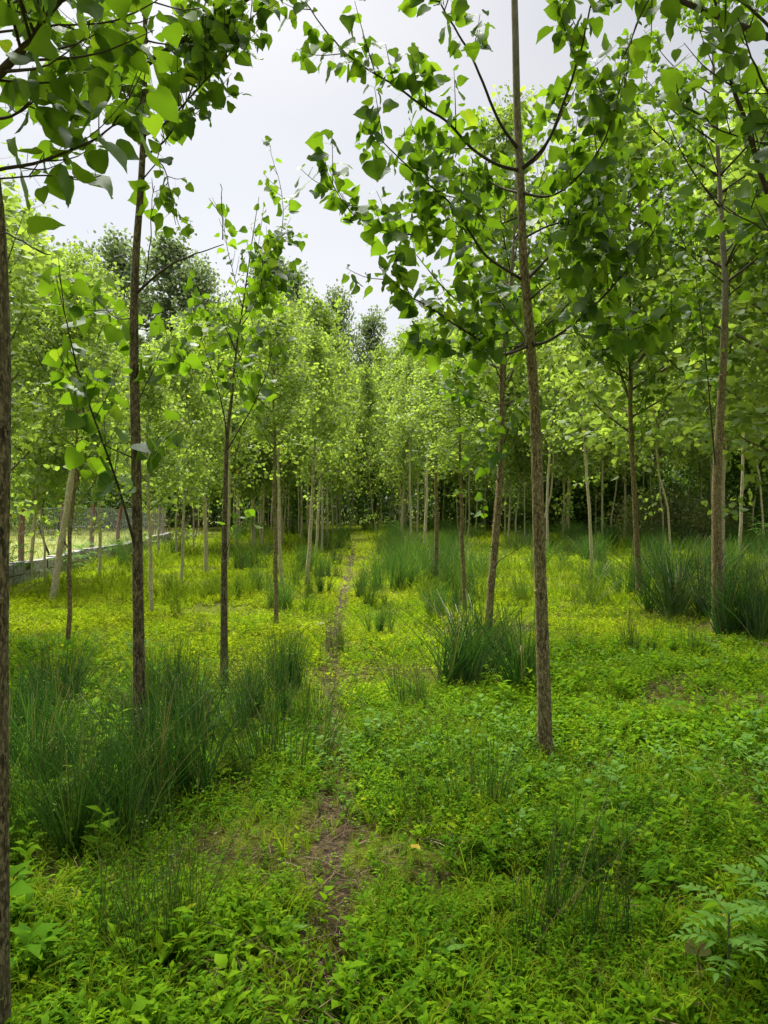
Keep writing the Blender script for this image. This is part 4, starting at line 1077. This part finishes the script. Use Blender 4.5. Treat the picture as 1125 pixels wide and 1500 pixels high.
GN, GM = 'rushes massed round the slim dark trunk', 'rush clumps between the rows away from the fence'
for a in [
    ('dark rush clump at the foot of the thick edge trunk', 32, 1235, .66, 'D', 1.0, GN),
    ('arching dark rushes behind the thick edge trunk clump', 70, 1150, .66, 'D', 1.0, GN),
    ('dark rushes fanning towards the slim dark trunk from the edge trunk', 130, 1205, .68, 'D', 1.1, GN),
    ('rush clump just before the foot of the slim dark trunk', 185, 1225, .66, 'D', .9, GN),
    ('densest darkest rush clump, hard beside the slim dark trunk on the path side', 262, 1180, .76, 'D', 1.0, GN),
    ('dense rush clump midway between slim dark trunk and path', 325, 1140, .70, 'D', 1.0, GN),
    ('thinner rush clump fading into herbs closest to the path', 395, 1120, .70, 'S', 1.3, GN),
    ('sparser rushes with pale flowers close to the path edge', 430, 1075, .62, 'S', 1.3, GN),
    ('upright rush clump topping the mass behind the slim dark trunk', 252, 1060, .66, 'D', .8, GN),
    ('rush clump round the foot of the slim stem in yellow turf', 108, 1040, .62, 'D', .8, GN),
    ('dark low rush clump at the foot of the wispy-topped poplar', 356, 1020, .5, 'D', .9, GN),
    ('rush clump with brown stems leaning out over the path', 425, 1015, .58, 'D', .75, GN),
    ('brownish dying rush clump behind the edge trunk rushes', 165, 1085, .60, 'S', 1.4, GN),
    ('rush clump filling the middle of the dark mass', 300, 1085, .62, 'D', .9, GN),
    ('small rush clump at turf edge between edge trunk and slim stem', 50, 1085, .5, 'D', .9, GN),
    ('rush clump at the back of the mass before the yellow turf', 205, 1095, .6, 'D', 1.0, GN),
    ('rush clump on the path side of the wispy-topped poplar', 375, 1060, .55, 'D', .9, GN),
    ('isolated light green rush clump low down in front of the slim dark trunk', 215, 1425, .58, 'S', 1.2, None),
    ('light green rushes leaning beside the isolated low clump', 255, 1400, .5, 'S', 1.0, None),
    ('large spreading dark rush clump at the foot of the leaning brown poplar', 685, 1005, .78, 'D', 1.5, GM),
    ('second half of the rush clump hugging the leaning brown poplar', 735, 990, .68, 'D', 1.15, GM),
    ('browning rush clump between the path and the large spreading clump', 612, 1040, .5, 'S', 1.3, GM),
    ('short rush clump hard against the biggest brown trunk', 775, 1015, .48, 'D', .6, GM),
    ('thin fine rush clump standing alone by the path opposite the dark mass', 600, 1205, .62, 'S', 1.2, None),
    ('thin low rushes in herbs before the biggest brown trunk', 722, 1190, .5, 'S', 1.0, None),
    ('tall see-through rush clump in the herbs past the biggest brown trunk', 845, 1360, .58, 'S', 1.35, None),
    ('sparse rushes just behind the biggest brown trunk', 845, 965, .5, 'S', 1.1, GM),
    ('big dark rush clump leaning beside the slender reddish-brown poplar', 962, 905, 1.0, 'D', 1.2, GM),
    ('upright dark rush clump between the reddish-brown and the forked poplar', 1008, 910, .85, 'D', 1.3, GM),
    ('dark rush clump at the foot of the forked brown poplar', 1080, 935, .85, 'D', 1.5, GM),
    ('rush clump at the outer edge past the forked brown poplar', 1118, 925, .85, 'D', 1.5, GM),
    ('rushes in the hollow before the forked brown poplar', 1020, 960, .5, 'S', 1.2, GM),
    ('few leaning rush stems before the dark clump of the reddish-brown poplar', 925, 960, .55, 'S', 1.0, GM),
    ('dark compact rush clump seen just past the biggest brown trunk', 830, 848, 1.05, 'F', .8, GM),
    ('light rush clump before the whitest straight stem', 588, 868, .85, 'F', 1.0, GM),
    ('dark rush clump round the foot of the straight grey poplar', 632, 872, .75, 'F', 1.0, GM),
    ('narrow rush clump on the path edge before the whitest stem', 545, 893, .62, 'F', .8, GM),
    ('small rush clump in the middle of the path', 495, 955, .42, 'S', 1.0, None),
    ('rush clump behind the slim reddish poplar in the path row', 442, 882, .72, 'F', .9, GF),
    ('rush clump at the foot of the slim reddish poplar', 403, 895, .55, 'F', .9, GF),
    ('lone short rush clump with blackened base in yellow turf', 293, 935, .42, 'S', .9, None),
    ('tiny thin rush clump in yellow turf near the lone blackened one', 260, 905, .38, 'S', .8, None),
]:
    rush(*a)
for px, py, h in [(700, 850, .75), (738, 836, .8), (778, 832, .85), (868, 868, .72), (893, 850, .85), (915, 872, .7), (858, 895, .55), (985, 872, .95), (1000, 850, 1.), (1038, 885, .85), (1062, 858, 1.), (1100, 872, .9), (1112, 848, 1.05), (950, 852, .95), (800, 850, .7), (660, 842, .8), (1085, 895, .8)]:
    rush('one tuft of the unbroken band of upright rushes behind the biggest and the forked trunk', px, py, h, 'F', 1.25, 'band of upright rushes away from the fence')
for px, py, h in [(258, 868, .4), (312, 872, .4), (345, 880, .45), (385, 872, .5), (240, 835, .45), (415, 900, .5), (470, 872, .5), (455, 905, .45), (472, 845, .6), (486, 826, .7), (499, 806, .8), (505, 791, .9), (424, 862, .6), (350, 832, .6), (394, 816, .65), (440, 838, .65), (456, 802, .8), (372, 846, .5), (330, 814, .6), (488, 845, .5)]:
    rush('one of the soft rush tufts strung along the stems between path and fence', px, py, h, 'F', 1.0, 'rush tufts along the stems on the fence side')
for px, py, h in [(530, 880, .45), (552, 930, .4), (590, 905, .5), (640, 915, .55), (668, 900, .6), (760, 880, .55), (562, 850, .75), (578, 833, .85), (548, 866, .6), (562, 812, .9), (602, 842, .85), (616, 860, .8), (650, 864, .75), (674, 870, .7), (590, 815, .9), (640, 826, .85), (700, 880, .6)]:
    rush('one tuft of the tall rushes between the path and the leaning brown poplar', px, py, h, 'F', 1.05, 'rush tufts between path and leaning brown poplar')
rr_ = np.random.default_rng(500); n = 0
while n < 100:
    y = rr_.uniform(17, 48); x = rr_.uniform(-.46, .54) * y
    if abs(x - path_x(y)) < .8 or x < wall_x(y) + .8 or (x < -1.5 and y < 18): continue
    if x < -2 and rr_.random() < .6: continue
    side = x < path_x(y)
    rush('hazy green rush clump among many in distant rows, ' + ('fence side' if side else 'away from fence'), 0, 0, rr_.uniform(.7, 1.0), 'F', rr_.uniform(.9, 1.4),
         'distant rush clumps ' + ('on the fence side' if side else 'away from the fence'), x, y); n += 1


# ------------------------------------------------------------------ leafy weeds that stand out
def pinnate_leaf(mb, base, dirv, L, n, ll, rng, tint=.5, w=.17):
    """One feather leaf: a midrib with pairs of leaflets."""
    d = norm(dirv); e = base + d * L + np.array([0, 0, -.18 * L]); p = spline([base, base + d * L * .5 + np.array([0, 0, .06 * L]), e], 8)
    tube(mb, p, np.linspace(.003, .001, 8) * (L / .2), 4, tint - .1)
    side = norm(np.cross(d, [0, 0, 1.]))
    for k in range(n):
        u = .25 + .7 * k / max(1, n - 1); q = np.array([np.interp(u, np.linspace(0, 1, 8), p[:, j]) for j in range(3)])
        for s in (1, -1):
            ax = norm(d * .65 + side * s + np.array([0, 0, -.1 + rng.normal() * .1]))
            V, f, dt = place(leaf_lance(w, .05, .25), q, ax, np.array([0, 0, 1.]) + rng.normal(size=3) * .15, ll * (1.1 - .45 * u) * rng.uniform(.85, 1.15))
            mb.add(V, f, tint + dt + rng.normal() * .06)
    V, f, dt = place(leaf_lance(w, .05, .2), p[-1], norm(p[-1] - p[-2]), [0, 0, 1], ll * .8); mb.add(V, f, tint)


def leafy_weed(label, px, py, d, h, nl, L, ll, seed, tint=.55, group=None, npair=5, spread=1.):
    rng = np.random.default_rng(seed); b = P(px, py, d); b[2] = float(gh(b[0], b[1]))
    root = empty('leafy_weed', b); tag(root, label, 'plant', group)
    st = spline([[0, 0, -.03], [rng.normal() * .02, rng.normal() * .02, h * .55], [rng.normal() * .03, 0, h]], 8)
    s = MB(); tube(s, st, np.linspace(.006, .003, 8), 6); s.build('stem', M['stemgreen'], root)
    for k in range(nl):
        u = .55 + .45 * k / max(1, nl - 1); q = np.array([np.interp(u, np.linspace(0, 1, 8), st[:, j]) for j in range(3)]); a = k * 2.4 + seed
        m = MB(); pinnate_leaf(m, q, np.array([math.cos(a) * spread, math.sin(a) * spread, rng.uniform(.15, .6)]), L * rng.uniform(.8, 1.15), npair, ll, rng, tint)
        m.build('leaf', M['dock'], root)
    return root


M['stemgreen'] = plain_mat('green stem', [(.3, (.06, .09, .03)), (.7, (.12, .15, .06))], 30, bump=0)
M['redstem'] = plain_mat('reddish stem', [(.3, (.12, .04, .025)), (.7, (.22, .09, .05))], 30, bump=0)
leafy_weed('pale feather-leaved weed standing tallest in the herbs at the lower corner', 1062, 1440, 2.45, .33, 8, .15, .062, 601, .5)
leafy_weed('second feather-leaved weed cut by the frame beside the tallest pale weed', 1135, 1420, 2.6, .36, 7, .17, .075, 602, .5)
for k, (px, py, h, lb) in enumerate([(96, 850, .55, 'ferny weed at the foot of the leaning pale trunk'), (118, 838, .6, 'ferny weed bush against the wall beyond the leaning pale trunk'), (165, 825, .6, 'ferny weed at the wall near the straight pale poplar'),
        (18, 868, .8, 'ferny bush at the near end of the block wall'), (195, 808, .6, 'ferny weed at the wall behind the slim dark trunk'), (352, 790, .7, 'pale ferny weed behind the wispy-topped poplar'),
        (572, 790, .9, 'broad pale ferny weed at the far end of the path'), (585, 793, .9, 'second pale ferny weed beside the far end of the path'), (880, 790, .9, 'pale leafy weed under the short straight grey poplar'),
        (905, 795, .8, 'leafy weed before the bright pale poplar'), (1105, 800, 1.2, 'large pale leafy weed at the outer edge past the forked poplar'), (1118, 815, 1.0, 'leafy weed low at the outer edge past the forked poplar'), (975, 790, .9, 'leafy weed at the foot of the straw-coloured bramble')]):
    leafy_weed(lb, px, py, depth(py), h, 8, .42, .17, 610 + k, .6, 'ferny weeds along the edges of the plantation', 5)

# reddish wilted stem
b = P(1022, 1460, 2.5); b[2] = float(gh(b[0], b[1])); root = empty('wilted_weed', b); tag(root, 'wilted weed with curling red-brown stem in the lower corner herbs', 'plant')
m = MB(); tube(m, spline([[0, 0, -.02], [.012, 0, .10], [.0, 0, .17], [-.03, 0, .20]], 10), np.linspace(.004, .002, 10), 6); tube(m, spline([[.002, 0, .165], [.02, 0, .195], [.04, 0, .19]], 6), .002, 5); m.build('stem', M['redstem'], root)
for k, (x, z, s) in enumerate([(-.03, .2, .05), (.035, .19, .045), (.0, .12, .04)]):
    m = MB(); V, f, dt = place(LEAFN[3], [x, 0, z], [(-1) ** k * .6, -.2, -.5], [0, -.6, .6], s); m.add(V, f, .85); m.build('leaf', M['bramble'], root)

# upright docks beside the path, seen as pale larger leaves
for k, (px, py, lb) in enumerate([(523, 1115, 'small broad-leaved dock at the path edge opposite the dark rushes'), (672, 1150, 'broad-leaved dock in herbs before the biggest brown trunk'), (950, 1245, 'pale dock leaf over bare soil past the biggest brown trunk'),
                                  (405, 1370, 'broad-leaved dock near the heap of dead stems'), (640, 1400, 'broad-leaved dock in the lower herbs by the path')]):
    d = depth(py); rng = np.random.default_rng(640 + k); b = P(px, py, d); b[2] = float(gh(b[0], b[1])); root = empty('dock_plant', b); tag(root, lb, 'plant', 'docks scattered in the herbs')
    for j in range(6):
        a = j * 1.05 + rng.normal() * .3; m = MB(); V, f, dt = place(leaf_lance(.2, .06, .3), [0, 0, .01], [math.cos(a), math.sin(a), rng.uniform(.5, 1.3)], [-math.cos(a), -math.sin(a), 1], rng.uniform(.10, .16))
        m.add(V, f, .55 + dt + rng.normal() * .1); m.build('leaf', M['dock'], root)

# dead stems, litter heaps, a yellow leaf, stones
def litter(label, px, py, n, rad, L, seed, flat=.25, name='dead_stem_heap', t=(.5, .25)):
    d = depth(py); rng = np.random.default_rng(seed); b = P(px, py, d); b[2] = float(gh(b[0], b[1])); mb = MB()
    for k in range(n):
        r = rad * math.sqrt(rng.random()); a = rng.uniform(0, 6.28); c = np.array([r * math.cos(a), r * math.sin(a) * .7, .01 + .05 * rng.random() * (1 - r / rad)]); a2 = rng.uniform(0, 6.28); l = L * rng.uniform(.4, 1.2)
        v = np.array([math.cos(a2), math.sin(a2), rng.normal() * flat]) * l / 2
        mb.add(*ribbon(spline([c - v, c + rng.normal(size=3) * .008 + [0, 0, .012], c + v], 4), .0022)[:2], np.clip(rng.normal(*t), 0, 1))
    o = mb.build(name, M['straw']); o.location = b; tag(o, label, 'litter')
    return o


litter('heap of brown dead rush stems lying across the path low down', 478, 1365, 170, .17, .2, 701, .3, t=(.42, .25))
litter('rotting grey-brown heap of dead stems in herbs at the outer edge', 1085, 1078, 150, .22, .25, 702, t=(.3, .2))
litter('pale straw patch of dead stems in the yellow turf by the edge trunk', 72, 937, 150, .3, .25, 703, t=(.8, .15))
litter('brown flattened dead stems between the forked poplar and the biggest brown trunk', 905, 985, 170, .4, .3, 704, t=(.4, .25))
litter('small pale dead patch where the path leaves the rushes', 545, 955, 90, .22, .2, 705, t=(.75, .2))
litter('brown litter of dead stems on the narrow bare path', 490, 1105, 90, .14, .16, 706, t=(.4, .2))
litter('brown dead stems in the shaded hollow low in the herbs', 740, 1330, 90, .16, .18, 707, t=(.3, .2))
for k, (px, py, s, lb) in enumerate([(607, 1246, .05, 'single yellow fallen leaf on the herbs below the thin fine rushes')]):
    d = depth(py) - .1; b = P(px, py, d); m = MB(); V, f, dt = place(LEAFN[0], [0, 0, 0], [.3, .6, .1], [0, -.7, .8], s); m.add(V, f, 1.); o = m.build('fallen_leaf', M['leaf']); b[2] = max(b[2], float(gh(b[0], b[1])) + .05); o.location = b
    tag(o, lb, 'leaf')
M['stone'] = plain_mat('pale stone', [(.3, (.16, .15, .13)), (.7, (.34, .32, .29))], 20, bump=.6)
for k, (px, py, s, lb) in enumerate([(468, 922, .045, 'pale flat stone in the path beyond the rushes'), (461, 1388, .03, 'small pale stone in the dead stems on the path'), (490, 1078, .04, 'pale stone on the bare path beside the dark rushes')]):
    import bmesh
    bm = bmesh.new(); bmesh.ops.create_icosphere(bm, subdivisions=3, radius=1)
    rng = np.random.default_rng(720 + k)
    ph = rng.random(6) * 6
    for v in bm.verts:
        c = v.co; q = 1 + .16 * math.sin(3 * c.x + ph[0]) + .13 * math.sin(4 * c.y + ph[1]) + .1 * math.sin(5 * c.z + 3 * c.x + ph[2]); c *= q; c.x *= 1.3; c.z *= .5
    me = bpy.data.meshes.new('stone'); bm.to_mesh(me); bm.free(); me.materials.append(M['stone']); o = bpy.data.objects.new('stone', me); COL.objects.link(o)
    d = depth(py); b = P(px, py, d); o.scale = (s, s, s); o.location = (b[0], b[1], float(gh(b[0], b[1])) + s * .3); o.rotation_euler = (0, 0, k); tag(o, lb, 'stone')

# ------------------------------------------------------------------ sky, sun, camera
EL, AZ = 62, -20                                   # high soft light ahead, a little towards the fence
w = bpy.data.worlds.new('World'); SC.world = w; w.use_nodes = True; nt = w.node_tree; nt.nodes.clear()
sky = nt.nodes.new('ShaderNodeTexSky'); sky.sky_type = 'NISHITA'; sky.sun_disc = False; sky.sun_elevation = math.radians(EL); sky.sun_rotation = math.radians(AZ); sky.air_density = 1.; sky.dust_density = 3.; sky.ozone_density = 1.
hs = nt.nodes.new('ShaderNodeHueSaturation'); hs.inputs['Saturation'].default_value = .20; nt.links.new(sky.outputs[0], hs.inputs['Color'])
tc = nt.nodes.new('ShaderNodeTexCoord'); sp = nt.nodes.new('ShaderNodeSeparateXYZ'); nt.links.new(tc.outputs['Generated'], sp.inputs[0])
over = ramp(nt, sp.outputs['Z'], [(0, (.50, .50, .50)), (.30, (.475, .475, .475)), (.47, (.44, .44, .44)), (.56, (.43, .43, .43)), (.75, (.8, .8, .8)), (1, (1., 1., 1.))])     # overcast: brightest overhead
cl = ramp(nt, noise(nt, 2.2, 4, .5, tc.outputs['Generated'], (1, 1, 2.5)), [(.3, (.91, .93, .97)), (.7, (1.03, 1.02, 1.02))])
skyc = mixc(nt, 1., mixc(nt, 1., hs.outputs[0], over, 'MULTIPLY'), cl, 'MULTIPLY')
bg = nt.nodes.new('ShaderNodeBackground'); bg.inputs['Strength'].default_value = .074; nt.links.new(skyc, bg.inputs['Color'])
ow = nt.nodes.new('ShaderNodeOutputWorld'); nt.links.new(bg.outputs[0], ow.inputs['Surface'])
sl = bpy.data.lights.new('sun', 'SUN'); sl.energy = 3.0; sl.angle = math.radians(40); sl.color = (1, .97, .9); so = bpy.data.objects.new('sun', sl); COL.objects.link(so)
az = math.radians(AZ); el = math.radians(EL)
from mathutils import Vector
dv = Vector((math.sin(az) * math.cos(el), math.cos(az) * math.cos(el), math.sin(el)))
so.rotation_euler = dv.to_track_quat('Z', 'Y').to_euler(); so.location = (0, 0, 30)

cd = bpy.data.cameras.new('camera'); cam = bpy.data.objects.new('camera', cd); COL.objects.link(cam); SC.camera = cam
cd.sensor_fit = 'VERTICAL'; cd.sensor_height = 36; cd.lens = 36 * F / 1500; cd.clip_start = .05; cd.clip_end = 2000
cam.location = (0, 0, CAMH); cam.rotation_euler = (math.radians(90) - math.atan(10 / F), 0, 0)
SC.view_settings.view_transform = 'Standard'; SC.view_settings.look = 'None'; SC.view_settings.exposure = 2.05; SC.view_settings.gamma = 1
SC.cycles.use_denoising = True; SC.cycles.denoising_prefilter = 'NONE'; SC.cycles.max_bounces = 6; SC.cycles.diffuse_bounces = 3; SC.cycles.glossy_bounces = 2; SC.cycles.transmission_bounces = 4
